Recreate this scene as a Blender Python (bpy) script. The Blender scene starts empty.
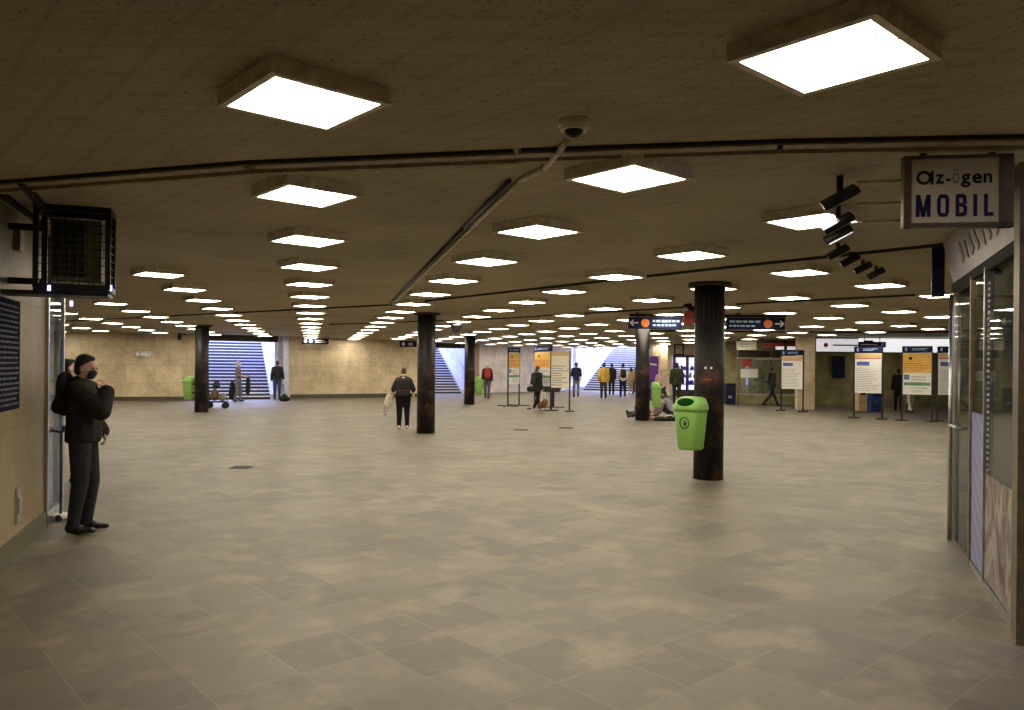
import bpy, bmesh, math, random
from mathutils import Vector, Matrix
random.seed(7)
PI = math.pi
sc = bpy.context.scene
COL = sc.collection

# ------------------------------------------------------------------ camera model
F = 782.0; HC = 1.68; HY = 365.4; PHI = 0.0093
CEIL = 2.95
cph, sph = math.cos(PHI), math.sin(PHI)
def ray(px, py):
    x, y = px - 512.0, py - HY
    return ((x*cph + y*sph)/F, (-x*sph + y*cph)/F)
def fl(px, py):
    u, v = ray(px, py); d = HC/v
    return Vector((u*d, d, 0))
def ce(px, py, z=CEIL):
    u, v = ray(px, py); d = -(z-HC)/v
    return Vector((u*d, d, z))
def at(px, py, d):
    u, v = ray(px, py)
    return Vector((u*d, d, HC - v*d))

cam = bpy.data.cameras.new('camera'); cam.sensor_width = 36; cam.lens = F/1024*36
cam.shift_y = (HY-355)/1024; cam.clip_end = 300
co = bpy.data.objects.new('camera', cam); COL.objects.link(co)
co.location = (0, 0, HC); co.rotation_euler = (PI/2, -PHI, 0)
sc.camera = co

# ------------------------------------------------------------------ materials
def base(name):
    m = bpy.data.materials.new(name); m.use_nodes = True
    nt = m.node_tree; b = nt.nodes['Principled BSDF']
    return m, nt, b
def N(nt, t, **kw):
    n = nt.nodes.new(t)
    for k, v in kw.items():
        if k in n.inputs.keys() if hasattr(n.inputs, 'keys') else False: n.inputs[k].default_value = v
        else: setattr(n, k, v)
    return n
def setin(n, **kw):
    for k, v in kw.items(): n.inputs[k.replace('_', ' ')].default_value = v
def c4(c): return (c[0], c[1], c[2], 1)
def mixrgb(nt, fac, a, b, mode='MIX'):
    n = nt.nodes.new('ShaderNodeMix'); n.data_type = 'RGBA'; n.blend_type = mode
    for sock, v in ((0, fac), (6, a), (7, b)):
        if hasattr(v, 'is_linked') or isinstance(v, bpy.types.NodeSocket): nt.links.new(v, n.inputs[sock])
        elif isinstance(v, (int, float)): n.inputs[sock].default_value = v
        else: n.inputs[sock].default_value = c4(v)
    return n.outputs[2]
def ramp(nt, src, stops):
    r = nt.nodes.new('ShaderNodeValToRGB'); nt.links.new(src, r.inputs[0])
    el = r.color_ramp.elements
    while len(el) < len(stops): el.new(0.5)
    for e, (p, c) in zip(el, stops):
        e.position = p; e.color = c4(c) if not isinstance(c, (int, float)) else (c, c, c, 1)
    return r.outputs[0]
def noise(nt, vec, scale, detail=4, rough=.6):
    n = nt.nodes.new('ShaderNodeTexNoise'); setin(n, Scale=scale, Detail=detail, Roughness=rough)
    if vec is not None: nt.links.new(vec, n.inputs['Vector'])
    return n.outputs[0]
def objco(nt, rot=(0,0,0), scale=(1,1,1)):
    t = nt.nodes.new('ShaderNodeTexCoord'); mp = nt.nodes.new('ShaderNodeMapping')
    mp.inputs['Rotation'].default_value = rot; mp.inputs['Scale'].default_value = scale
    nt.links.new(t.outputs['Object'], mp.inputs['Vector'])
    return mp.outputs[0]
def pm(name, col, rough=.6, metal=0.0, var=.25, scale=12, spec=.4):
    m, nt, b = base(name)
    v = objco(nt); n = noise(nt, v, scale)
    lo = tuple(c*(1-var) for c in col); hi = tuple(min(1, c*(1+var)) for c in col)
    nt.links.new(ramp(nt, n, [(.3, lo), (.7, hi)]), b.inputs['Base Color'])
    setin(b, Roughness=rough, Metallic=metal); b.inputs['Specular IOR Level'].default_value = spec
    return m
def emis(name, col, strength, mixcol=None):
    m, nt, b = base(name)
    b.inputs['Base Color'].default_value = c4(col)
    n = noise(nt, objco(nt), 7, 3)
    c = ramp(nt, n, [(.3, tuple(x*.93 for x in col)), (.6, col)])
    nt.links.new(c, b.inputs['Emission Color']); b.inputs['Emission Strength'].default_value = strength
    return m
def dirty_diffuser(m):
    # a few brown dust blotches gathered along one edge of the plastic
    nt = m.node_tree; b = nt.nodes['Principled BSDF']; v = objco(nt)
    n = noise(nt, v, 11, 2, .5); sp = nt.nodes.new('ShaderNodeSeparateXYZ'); nt.links.new(v, sp.inputs[0])
    mr = nt.nodes.new('ShaderNodeMapRange'); setin(mr, From_Min=-.12, From_Max=-.20, To_Min=0.0, To_Max=1.0); nt.links.new(sp.outputs[1], mr.inputs[0])
    sr = nt.nodes.new('ShaderNodeMapRange'); setin(sr, From_Min=.56, From_Max=.62, To_Min=0.0, To_Max=1.0); nt.links.new(n, sr.inputs[0])
    mu = nt.nodes.new('ShaderNodeMath'); mu.operation = 'MULTIPLY'; nt.links.new(mr.outputs[0], mu.inputs[0]); nt.links.new(sr.outputs[0], mu.inputs[1])
    st = nt.nodes.new('ShaderNodeMapRange'); setin(st, From_Min=0.0, From_Max=1.0, To_Min=b.inputs['Emission Strength'].default_value, To_Max=.7); nt.links.new(mu.outputs[0], st.inputs[0])
    nt.links.new(st.outputs[0], b.inputs['Emission Strength'])
def bump(nt, b, h, strength=.2, dist=.01):
    bp = nt.nodes.new('ShaderNodeBump'); setin(bp, Strength=strength, Distance=dist)
    nt.links.new(h, bp.inputs['Height']); nt.links.new(bp.outputs[0], b.inputs['Normal'])

GRID = math.radians(41.5)
def floor_mat():
    m, nt, b = base('stone_floor_tiles')
    v = objco(nt, (0, 0, -GRID))
    br = nt.nodes.new('ShaderNodeTexBrick'); br.offset = 0; br.squash = 1
    setin(br, Scale=1, Mortar_Size=.006, Mortar_Smooth=.3, Bias=0.0, Brick_Width=.49, Row_Height=.49)
    br.inputs['Color1'].default_value = c4((.096, .077, .050)); br.inputs['Color2'].default_value = c4((.160, .132, .088))
    br.inputs['Mortar'].default_value = c4((.195, .16, .108))
    nt.links.new(v, br.inputs['Vector'])
    big = noise(nt, v, .55, 5, .65)
    mid = noise(nt, v, 2.1, 5, .55)
    fine = noise(nt, v, 26, 6, .7)
    # pale worn patches
    patch = ramp(nt, mid, [(.50, 0), (.66, 1)])
    c = mixrgb(nt, patch, br.outputs['Color'], (.29, .242, .165))
    c2 = mixrgb(nt, .6, br.outputs['Color'], c)
    dirt = ramp(nt, big, [(.35, (.72, .70, .66)), (.62, (1.05, 1.04, 1.02))])
    c3 = mixrgb(nt, 1.0, c2, dirt, 'MULTIPLY')
    fi = ramp(nt, fine, [(.3, (.86, .86, .86)), (.7, (1.06, 1.06, 1.06))])
    c4_ = mixrgb(nt, 1.0, c3, fi, 'MULTIPLY')
    dark = ramp(nt, br.outputs['Fac'], [(.4, (1, 1, 1)), (1, (.94, .93, .9))])
    c5 = mixrgb(nt, 1.0, c4_, dark, 'MULTIPLY')
    nt.links.new(c5, b.inputs['Base Color'])
    nt.links.new(ramp(nt, mid, [(.3, .50), (.7, .60)]), b.inputs['Roughness'])
    b.inputs['Specular IOR Level'].default_value = .85
    bump(nt, b, fine, .15, .004)
    return m
def ceil_mat():
    m, nt, b = base('board_marked_concrete')
    v = objco(nt, (0, 0, -math.radians(-49)))
    w = nt.nodes.new('ShaderNodeTexWave'); setin(w, Scale=1.6, Distortion=.5, Detail=2, Detail_Scale=1.0)
    w.bands_direction = 'Y'; nt.links.new(v, w.inputs['Vector'])
    vs = objco(nt, (0, 0, -math.radians(-49)), (.6, 9, 1))
    st = noise(nt, vs, 3.5, 6, .7)
    big = noise(nt, v, .5, 5, .6)
    spk = noise(nt, v, 38, 3, .6)
    c = ramp(nt, st, [(.25, (.39, .345, .225)), (.75, (.55, .49, .345))])
    c = mixrgb(nt, 1.0, c, ramp(nt, big, [(.3, (.75, .74, .72)), (.7, (1.1, 1.08, 1.05))]), 'MULTIPLY')
    c = mixrgb(nt, 1.0, c, ramp(nt, w.outputs[1], [(0, (.90, .90, .90)), (.12, (1, 1, 1))]), 'MULTIPLY')
    c = mixrgb(nt, 1.0, c, ramp(nt, spk, [(.30, (.45, .43, .4)), (.40, (1, 1, 1))]), 'MULTIPLY')
    nt.links.new(c, b.inputs['Base Color']); setin(b, Roughness=.8)
    b.inputs['Specular IOR Level'].default_value = .2
    bump(nt, b, st, .5, .01)
    return m
def wall_mat(name, col, w=1.15, h=.78):
    m, nt, b = base(name)
    t = nt.nodes.new('ShaderNodeTexCoord'); sp = nt.nodes.new('ShaderNodeSeparateXYZ'); cb = nt.nodes.new('ShaderNodeCombineXYZ')
    nt.links.new(t.outputs['Object'], sp.inputs[0]); nt.links.new(sp.outputs[0], cb.inputs[0]); nt.links.new(sp.outputs[2], cb.inputs[1])
    br = nt.nodes.new('ShaderNodeTexBrick'); br.offset = .5
    setin(br, Scale=1, Mortar_Size=.008, Mortar_Smooth=.2, Bias=0.0, Brick_Width=w, Row_Height=h)
    br.inputs['Color1'].default_value = c4(tuple(x*.82 for x in col)); br.inputs['Color2'].default_value = c4(col)
    br.inputs['Mortar'].default_value = c4(tuple(x*.6 for x in col))
    nt.links.new(cb.outputs[0], br.inputs['Vector'])
    n1 = noise(nt, t.outputs['Object'], 1.3, 6, .65); n2 = noise(nt, t.outputs['Object'], 9, 5, .7)
    c = mixrgb(nt, 1.0, br.outputs['Color'], ramp(nt, n1, [(.33, (.74, .69, .60)), (.6, (1.08, 1.06, 1.02))]), 'MULTIPLY')
    c = mixrgb(nt, 1.0, c, ramp(nt, n2, [(.3, (.85, .84, .82)), (.65, (1.05, 1.05, 1.05))]), 'MULTIPLY')
    nt.links.new(c, b.inputs['Base Color']); setin(b, Roughness=.5)
    return m
def column_mat():
    m, nt, b = base('worn_black_column_paint')
    v = objco(nt); n = noise(nt, v, 3.2, 6, .65)
    t = nt.nodes.new('ShaderNodeTexCoord'); sp = nt.nodes.new('ShaderNodeSeparateXYZ'); nt.links.new(t.outputs['Object'], sp.inputs[0])
    hgt = ramp(nt, sp.outputs[2], [(0.0, 1.0), (.55, .8), (.8, 0.2)])
    hm = nt.nodes.new('ShaderNodeMath'); hm.operation = 'MULTIPLY'; hm.inputs[1].default_value = 1/2.6
    nt.links.new(sp.outputs[2], hm.inputs[0]); hgt = ramp(nt, hm.outputs[0], [(0.0, 1.0), (.6, .85), (.72, 0.0)])
    wear = ramp(nt, n, [(.48, 0), (.62, 1)])
    mul = nt.nodes.new('ShaderNodeMath'); mul.operation = 'MULTIPLY'; nt.links.new(wear, mul.inputs[0]); nt.links.new(hgt, mul.inputs[1])
    n2 = noise(nt, v, 9, 4)
    rust = ramp(nt, n2, [(.35, (.045, .026, .018)), (.6, (.115, .055, .04))])
    c = mixrgb(nt, mul.outputs[0], (.012, .010, .010), rust)
    nt.links.new(c, b.inputs['Base Color']); setin(b, Roughness=.5); b.inputs['Specular IOR Level'].default_value = .25
    return m
def glass_mat(name, tint=(.8, .85, .85), refl=.16):
    m = bpy.data.materials.new(name); m.use_nodes = True; nt = m.node_tree
    nt.nodes.remove(nt.nodes['Principled BSDF'])
    out = nt.nodes['Material Output']
    tr = nt.nodes.new('ShaderNodeBsdfTransparent'); tr.inputs[0].default_value = c4(tint)
    gl = nt.nodes.new('ShaderNodeBsdfGlossy'); setin(gl, Roughness=.02)
    fr = nt.nodes.new('ShaderNodeLayerWeight'); fr.inputs[0].default_value = .35
    n = noise(nt, objco(nt), 3)
    r = ramp(nt, fr.outputs['Fresnel'], [(0, refl*.5), (.6, min(1, refl*2.4)), (1, .9)])
    mx = nt.nodes.new('ShaderNodeMixShader'); nt.links.new(r, mx.inputs[0])
    nt.links.new(tr.outputs[0], mx.inputs[1]); nt.links.new(gl.outputs[0], mx.inputs[2]); nt.links.new(mx.outputs[0], out.inputs[0])
    return m
def stripe_mat(name, a, b_, freq, rot=0.0):
    m, nt, b = base(name)
    w = nt.nodes.new('ShaderNodeTexWave'); setin(w, Scale=freq, Distortion=1.2, Detail=2); w.bands_direction = 'Z'
    nt.links.new(objco(nt, (rot, rot, 0)), w.inputs['Vector'])
    nt.links.new(ramp(nt, w.outputs[1], [(.3, a), (.7, b_)]), b.inputs['Base Color']); setin(b, Roughness=.35)
    return m

M = dict(
    floor=floor_mat(), ceil=ceil_mat(), column=column_mat(),
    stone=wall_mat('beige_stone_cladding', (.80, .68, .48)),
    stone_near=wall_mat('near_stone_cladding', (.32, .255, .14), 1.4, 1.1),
    stone_cool=wall_mat('pale_stone_cladding', (.80, .76, .76), .95, 2.0),
    stone_brown=pm('brown_stone_return', (.30, .22, .16)),
    base_dark=pm('dark_skirting_stone', (.085, .075, .05), .5),
    base_olive=pm('olive_skirting', (.10, .095, .05), .5),
    tan=pm('tan_notice_band', (.62, .46, .22), .5, var=.1),
    olive=pm('olive_interior_wall', (.27, .24, .12), .8, var=.35, scale=2),
    dark=pm('dark_soffit', (.06, .05, .03), .8),
    plaster=pm('stairwell_plaster', (.62, .64, .80), .7, var=.08, scale=3),
    riser=pm('dark_stair_riser', (.035, .035, .05), .6),
    nosing=pm('pale_stair_nosing', (.70, .70, .74), .6, var=.15),
    black=pm('black_painted_metal', (.012, .012, .013), .45),
    blackmatt=pm('black_cloth', (.018, .017, .017), .9),
    steel=pm('brushed_steel', (.55, .55, .55), .28, 1.0, .1),
    bronze=pm('bronze_anodised_frame', (.19, .15, .09), .4, .4),
    housing=pm('lamp_housing_paint', (.72, .64, .48), .5),
    diff=emis('lit_diffuser', (1.0, .90, .72), 29.0),
    white=pm('white_board', (.80, .79, .74), .5, var=.05),
    cream=pm('cream_board', (.78, .71, .55), .5, var=.06),
    ochre=pm('ochre_notice_field', (.80, .47, .10), .5, var=.12),
    navy=pm('navy_sign_face', (.014, .017, .055), .75, spec=.12),
    bluebar=pm('blue_print', (.08, .13, .42), .5),
    greybar=pm('grey_print', (.38, .36, .36), .6),
    redbar=pm('red_print', (.45, .06, .04), .5),
    greenbar=pm('green_print', (.12, .30, .14), .5),
    inkblue=pm('navy_letter_paint', (.02, .02, .10), .5),
    inkblack=pm('black_letter_paint', (.012, .012, .016), .5),
    orange=pm('orange_pictogram', (.85, .22, .04), .5),
    paleblue=pm('pale_blue_lettering', (.35, .50, .75), .5),
    green=pm('green_bin_plastic', (.27, .52, .12), .38, var=.08, scale=4),
    greendark=pm('dark_bin_opening', (.006, .055, .008), 1.0, spec=.02),
    red=pm('red_plastic', (.30, .045, .025), .45),
    purple=pm('purple_panel', (.10, .02, .22), .45),
    blue=pm('blue_machine_paint', (.02, .05, .22), .5),
    lightbox=emis('lit_fascia_face', (.95, .93, .97), .55),
    lightbox2=emis('brighter_lit_fascia_face', (.97, .97, 1.0), .85),
    shopglow=emis('lit_shop_interior', (.72, .76, 1.0), 1.3),
    bluelit=emis('backlit_poster_face', (.72, .78, .95), 1.25),
    ledblue=emis('blue_lamp_lens', (.3, .32, 1.0), 5),
    glass=glass_mat('shop_window_glass'),
    vinyl=stripe_mat('lavender_striped_vinyl', (.17, .19, .40), (.27, .29, .50), 2.2, .5),
    signface=pm('sign_white_panel', (.86, .80, .64), .5, var=.05),
    fascia=pm('pale_shop_fascia', (.40, .355, .30), .35, var=.12, scale=4),
    skin=pm('skin', (.56, .34, .24), .6, var=.08), skin2=pm('pale_skin', (.66, .43, .33), .6, var=.06),
    hairblack=pm('black_hair', (.012, .010, .009), .6), hairbrown=pm('brown_hair', (.07, .035, .018), .6),
    hairgrey=pm('grey_white_hair', (.55, .53, .50), .7), eye=pm('eye', (.02, .015, .01), .2), lip=pm('lips', (.38, .14, .12), .5),
)
def cloth(name, col): return pm(name + '_cloth', col, .85, var=.3, scale=18, spec=.2)

dirty_diffuser(M['diff'])
# ------------------------------------------------------------------ mesh builder
class MB:
    def __init__(s): s.bm = bmesh.new(); s.mi = 0; s.smooth = False
    def _tag(s, faces):
        for f in faces: f.material_index = s.mi; f.smooth = s.smooth
    def box(s, c, size, rz=0, M4=None):
        m = Matrix.Translation(c) @ (Matrix.Rotation(rz, 4, 'Z') if M4 is None else M4) @ Matrix.Diagonal((*size, 1))
        r = bmesh.ops.create_cube(s.bm, size=1, matrix=m)
        s._tag({f for v in r['verts'] for f in v.link_faces}); return r['verts']
    def bbox(s, x0, x1, y0, y1, z0, z1):
        return s.box(((x0+x1)/2, (y0+y1)/2, (z0+z1)/2), (abs(x1-x0), abs(y1-y0), abs(z1-z0)))
    def cyl(s, p0, p1, r0, r1=None, n=16, cap=True):
        p0, p1 = Vector(p0), Vector(p1); d = p1-p0; L = d.length
        q = d.to_track_quat('Z', 'Y').to_matrix().to_4x4()
        m = Matrix.Translation((p0+p1)/2) @ q
        r = bmesh.ops.create_cone(s.bm, cap_ends=cap, segments=n, radius1=r0, radius2=r0 if r1 is None else r1, depth=L, matrix=m)
        fs = {f for v in r['verts'] for f in v.link_faces}; s._tag(fs)
        for f in fs:
            if len(f.verts) == 4: f.smooth = True
        return r['verts']
    def tube(s, pts, r, n=8):
        for a, b in zip(pts[:-1], pts[1:]): s.cyl(a, b, r, n=n)
        for p in pts[1:-1]: s.ell(p, (r, r, r), 1)
    def ell(s, c, r, sub=2, M4=None):
        m = Matrix.Translation(c) @ (M4 or Matrix()) @ Matrix.Diagonal((*r, 1))
        v = bmesh.ops.create_icosphere(s.bm, subdivisions=sub, radius=1, matrix=m)['verts']
        fs = {f for x in v for f in x.link_faces}
        for f in fs: f.material_index = s.mi; f.smooth = True
        return v
    def face(s, pts):
        f = s.bm.faces.new([s.bm.verts.new(p) for p in pts]); s._tag([f]); return f
    def prism(s, poly, z0, z1):
        a = [s.bm.verts.new((p[0], p[1], z0)) for p in poly]; b = [s.bm.verts.new((p[0], p[1], z1)) for p in poly]
        fs = [s.bm.faces.new(a[::-1]), s.bm.faces.new(b)]
        n = len(poly)
        for i in range(n): fs.append(s.bm.faces.new((a[i], a[(i+1) % n], b[(i+1) % n], b[i])))
        s._tag(fs); return fs
    def loft(s, rings, cap=True):
        vs = [[s.bm.verts.new(p) for p in r] for r in rings]; n = len(rings[0]); fs = []
        for a, b in zip(vs[:-1], vs[1:]):
            for i in range(n): fs.append(s.bm.faces.new((a[i], a[(i+1) % n], b[(i+1) % n], b[i])))
        if cap: fs += [s.bm.faces.new(vs[0][::-1]), s.bm.faces.new(vs[-1])]
        s._tag(fs); return fs
    def disc(s, c, r, normal=(0, -1, 0), t=.006, n=24): 
        c = Vector(c); nn = Vector(normal).normalized(); s.cyl(c, c+nn*t, r, n=n)
    def build(s, name, mats, parent=None, bevel=0):
        bmesh.ops.recalc_face_normals(s.bm, faces=s.bm.faces)
        me = bpy.data.meshes.new(name); s.bm.to_mesh(me); s.bm.free()
        for m in (mats if isinstance(mats, (list, tuple)) else [mats]): me.materials.append(m)
        o = bpy.data.objects.new(name, me); COL.objects.link(o)
        if parent: o.parent = parent
        if bevel:
            bv = o.modifiers.new('bevel', 'BEVEL'); bv.width = bevel; bv.segments = 2; bv.limit_method = 'ANGLE'; PENDING.append(o)
        return o
PENDING = []
def tag(o, label, cat, group=None):
    o['label'] = label; o['category'] = cat
    if group: o['group'] = group
    return o
def empty(name, loc, rz=0, label=None, cat=None, group=None):
    o = bpy.data.objects.new(name, None); COL.objects.link(o); o.empty_display_size = .1
    o.location = loc; o.rotation_euler = (0, 0, rz)
    if label: tag(o, label, cat, group)
    return o
def struct(o): o['kind'] = 'structure'; return o
def dup(root, loc, rz, label, group=None):
    r = root.copy(); COL.objects.link(r); r.location = loc; r.rotation_euler = (0, 0, rz); r['label'] = label
    if group: r['group'] = group
    for ch in list(root.children):
        c = ch.copy(); COL.objects.link(c); c.parent = r
        for g in list(ch.children):
            d = g.copy(); COL.objects.link(d); d.parent = c
    return r
def text(body, size, mat, name, parent, loc, rot=(PI/2, 0, 0), bold=0.0, sx=1.0, align='LEFT', ext=.002, font_shear=0):
    cu = bpy.data.curves.new(name, 'FONT'); cu.body = body; cu.size = size; cu.extrude = ext; cu.offset = bold; cu.align_x = align
    t = bpy.data.objects.new(name + '_tmp', cu); COL.objects.link(t)
    dg = bpy.context.evaluated_depsgraph_get(); me = bpy.data.meshes.new_from_object(t.evaluated_get(dg))
    bpy.data.objects.remove(t)
    for v in me.vertices: v.co.x *= sx
    me.materials.clear(); me.materials.append(mat)
    o = bpy.data.objects.new(name, me); COL.objects.link(o); o.parent = parent; o.location = loc; o.rotation_euler = rot
    return o

# ------------------------------------------------------------------ setting
def wall(name, p, q, z0, z1, mat, th=.25, flip=False):
    p, q = Vector(p[:2]), Vector(q[:2]); d = q-p; L = d.length
    b = MB(); b.bbox(0, L, 0, -th if flip else th, z0, z1)
    o = b.build(name, mat); o.location = (p.x, p.y, 0); o.rotation_euler = (0, 0, math.atan2(d.y, d.x))
    return struct(o)
def skirting(name, p, q, h, mat, th=.03, flip=False):
    return wall(name, p, q, 0, h, mat, -th, flip)

b = MB(); b.face([(-45, -6, 0), (45, -6, 0), (45, 66, 0), (-45, 66, 0)]); struct(b.build('floor', M['floor']))
# ceiling: one slab over the hall, open above the three stairways
WL0 = Vector((-4.1, 6.27)); wd = Vector((-.352, .936))
LA = WL0 - wd*1.2               # the near left wall runs LA -> LB
LB = WL0 + wd*1.72              # end of stone, start of lit window
LC = WL0 + wd*2.62              # end of the window
SA = Vector((3.20, 4.88)); se = Vector((.38, .925)).normalized()
SB = Vector((4.41, 7.80))
hall = [(-3.7, -5), (3.25, -5), (3.25, 4.5), (4.6, 7.7), (9.2, 5.8), (21, 12), (21, 36), (12.8, 36.2), (10.7, 40), (10.7, 44.6), (9.4, 47.5),
        (9.4, 51.0), (4.2, 54.6), (-2.6, 46.8), (-6.9, 44.9), (-5.0, 41.0), (-10.7, 37.3), (-13.9, 35.0), (-30, 30.2), (-30, 8), (-5.1, 8.75)]
b = MB(); b.prism(hall, CEIL, CEIL+.3); struct(b.build('ceiling', M['ceil']))

# near left wall, its return, and the unseen passage round the camera
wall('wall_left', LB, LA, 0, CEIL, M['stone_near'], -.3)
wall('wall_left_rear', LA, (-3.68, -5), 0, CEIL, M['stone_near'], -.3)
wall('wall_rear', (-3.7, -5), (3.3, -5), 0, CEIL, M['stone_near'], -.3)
wall('wall_right_rear', (3.3, -5), (3.3, 4.4), 0, CEIL, M['stone_near'], -.3)
nrm = Vector((wd.y, -wd.x))
b = MB(); L = (LB-LA).length; b.bbox(0, L, -.025, .02, 0, .17); o = b.build('baseboard_left', M['base_olive'])
o.location = (LA.x, LA.y, 0); o.rotation_euler = (0, 0, math.atan2(wd.y, wd.x)); struct(o)
# wall beyond the lit window, going off to the left
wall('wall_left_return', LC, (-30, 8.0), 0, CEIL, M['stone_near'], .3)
wall('wall_left_end', (-30, 8), (-30, 30.2), 0, CEIL, M['stone'], .3)
# far left wall with first stairway
FA = Vector((-30, 30.0)); FB = Vector((-13.95, 34.75)); FC = Vector((-10.95, 36.6)); FD = Vector((-10.55, 37.2)); FE = Vector((-4.9, 40.6))
wall('wall_far_left', FA, FB, 0, CEIL, M['stone'])
skirting('baseboard_far_left', FA, FB, .17, M['base_dark'])
wall('wall_stair_lintel', FB, FC, 2.66, CEIL, M['dark'])
wall('wall_stair_pier', FC, FD, 0, CEIL, M['stone_cool'])
wall('wall_far_middle', FD, FE, 0, CEIL, M['stone'])
skirting('baseboard_far_middle', FD, FE, .2, M['base_dark'])
wall('wall_far_return', FE, (-6.9, 44.7), 0, CEIL, M['stone'], -.25)
# second stairway opening and pale wall right of it
wall('wall_second_lintel', (-6.9, 44.7), (-2.55, 46.35), 2.66, CEIL, M['dark'])
wall('wall_centre_pier', (-2.55, 46.35), (-1.95, 46.6), 0, CEIL, M['stone_brown'])
wall('wall_centre', (-1.95, 46.6), (4.15, 54.2), 0, CEIL, M['stone_cool'])
# right of third stairway
wall('wall_third_pier', (9.3, 51.2), (8.35, 46.6), 0, CEIL, M['stone'], -.25, True)
wall('wall_shop_pilasters', (8.2, 46.4), (9.25, 45.3), 0, CEIL, M['stone'])
wall('wall_above_purple_shop', (9.25, 45.2), (10.7, 44.2), 2.3, CEIL, M['stone'])
wall('wall_purple_shop_side', (10.6, 44.2), (10.55, 38.6), 0, CEIL, M['olive'], .25)
wall('wall_passage_back', (10.5, 38.5), (11.2, 38.3), 0, CEIL, M['olive'])
wall('wall_ticket_shop_back', (11.0, 38.2), (13.9, 38.0), 0, CEIL, M['olive'])
wall('wall_metro_back', (13.5, 35.2), (21.2, 35.2), 0, CEIL, M['olive'])
wall('wall_metro_side', (13.5, 38.2), (13.5, 35.1), 0, CEIL, M['olive'])
wall('wall_right_end', (21, 36), (21, 12), 0, CEIL, M['olive'], .3)
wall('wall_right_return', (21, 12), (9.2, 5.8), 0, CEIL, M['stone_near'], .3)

# ------------------------------------------------------------------ stairways
def stairway(p, q, dirv, n, name_label, mat_side, left_gap=0.0, right_gap=.55, rise=.155, tread=.30, rails=(1,)):
    """p->q first riser (plan, left to right), climbing along dirv."""
    p, q, dv = Vector(p), Vector(q), Vector(dirv).normalized()
    rt = empty('staircase', (p.x, p.y, 0), 0, name_label, 'stairs')
    o2 = Vector((0, 0)); w = q-p
    b = MB()
    for i in range(n):
        a0 = dv*(i*tread); a1 = dv*((i+1)*tread+ .02); z = (i+1)*rise
        b.mi = 0; b.prism([a0, a0+w, a1+w, a1], max(0, z-rise-.02), z-.035)
        b.mi = 1; f = -dv*.02; b.prism([a0+f, a0+w+f, a1+w, a1], z-.045, z)
    b.build('steps', [M['riser'], M['nosing']], rt)
    run = dv*(n*tread); H = n*rise
    wn = w.normalized()
    for nm, off, sgn in (('side_wall', -wn*left_gap, -1), ('side_wall', w + wn*right_gap, 1)):
        b = MB(); t = wn*sgn*.25
        b.prism([off-dv*.0, off+t-dv*.0, off+run+t, off+run], 0, 4.6); b.build(nm, mat_side, rt)
    # sloping stringers fill the gaps between the steps and walls
    for gap, st, sg in ((left_gap, Vector((0, 0)), -1), (right_gap, w, 1)):
        if gap <= .02: continue
        b = MB(); e = wn*sg*gap
        pts = []
        for base_, zz in ((Vector((0, 0)), .25), (run, H+.25)):
            pts.append((base_, zz))
        lo = [st, st+e, st+run+e, st+run]
        vs0 = [b.bm.verts.new((v.x, v.y, 0)) for v in lo]
        vs1 = [b.bm.verts.new((v.x, v.y, z)) for v, z in zip(lo, (.25, .25, H+.25, H+.25))]
        b.bm.faces.new(vs1); b.bm.faces.new(vs0[::-1])
        for i in range(4): b.bm.faces.new((vs0[i], vs0[(i+1) % 4], vs1[(i+1) % 4], vs1[i]))
        b.build('stringer', mat_side, rt)
        b = MB(); r0 = st + e*.75
        b.tube([(r0.x, r0.y, 1.0), ((r0+run).x, (r0+run).y, H+1.0)], .03)
        for k in range(0, 8):
            c = r0 + run*(k/7); zz = .25 + H*k/7
            b.cyl((c.x, c.y, zz), (c.x, c.y, zz+.75), .02, n=8)
        b.build('handrail', M['steel'], rt)
    return rt
stairway((-13.9, 35.2), (-11.2, 36.3), (-.38, .92), 24, 'dark wide staircase at the far left leading up to daylight behind the guitarist', M['plaster'], .05, .55)
stairway((-6.7, 44.9), (-2.98, 46.1), (-.36, .933), 26, 'blue-lit staircase seen between the two middle columns', M['plaster'], .05, .55)
stairway((5.0, 54.6), (9.05, 52.4), (.47, .88), 26, 'bright white-walled staircase at the far centre right behind walkers', M['plaster'], .6, .05)

# ------------------------------------------------------------------ columns
RC = .222
cols = [((711.5, 480.5), 'nearest black round column, the one with a green bin on its left side'),
        ((424.8, 433.7), 'black round column beside the walking woman in dark leggings'),
        ((469, 404.5), 'slim looking far black column just right of the blue-lit staircase'),
        ((199, 412.3), 'leftmost black round column in front of the left staircase'),
        ((643.3, 420.8), 'black round column with people sitting at its foot')]
CP = []
proto = None
for (px, py), lab in cols:
    p = fl(px, py); p.y += RC*.9; CP.append(p)
    if proto is None:
        rt = empty('column', p, 0, lab, 'column', 'black round columns of the hall')
        b = MB(); b.cyl((0, 0, 0), (0, 0, CEIL-.05), RC, n=40); b.build('shaft', M['column'], rt)
        b = MB(); b.cyl((0, 0, CEIL-.055), (0, 0, CEIL), .32, n=40); b.build('collar', M['dark'], rt)
        b = MB()
        for k in range(20):
            a = 2*PI*k/20; b.box((math.cos(a)*RC, math.sin(a)*RC, CEIL-.34), (.012, .006, .55), a)
        b.build('vertical_ribs', M['black'], rt)
        proto = rt
    else: dup(proto, p, random.uniform(0, 6), lab)
def on_col(c, r, ang, z): return Vector((c.x + r*math.cos(ang), c.y + r*math.sin(ang), z))
for k, (a, lab) in enumerate(((-2.05, 'left of two small white round stickers on the nearest column'), (-1.68, 'right of two small white round stickers on the nearest column'))):
    b = MB(); b.disc(on_col(CP[0], RC-.002, a, 1.67), .018, (math.cos(a), math.sin(a), 0), .006); tag(b.build('sticker', M['white']), lab, 'sticker', 'stickers on the nearest column')
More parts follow.
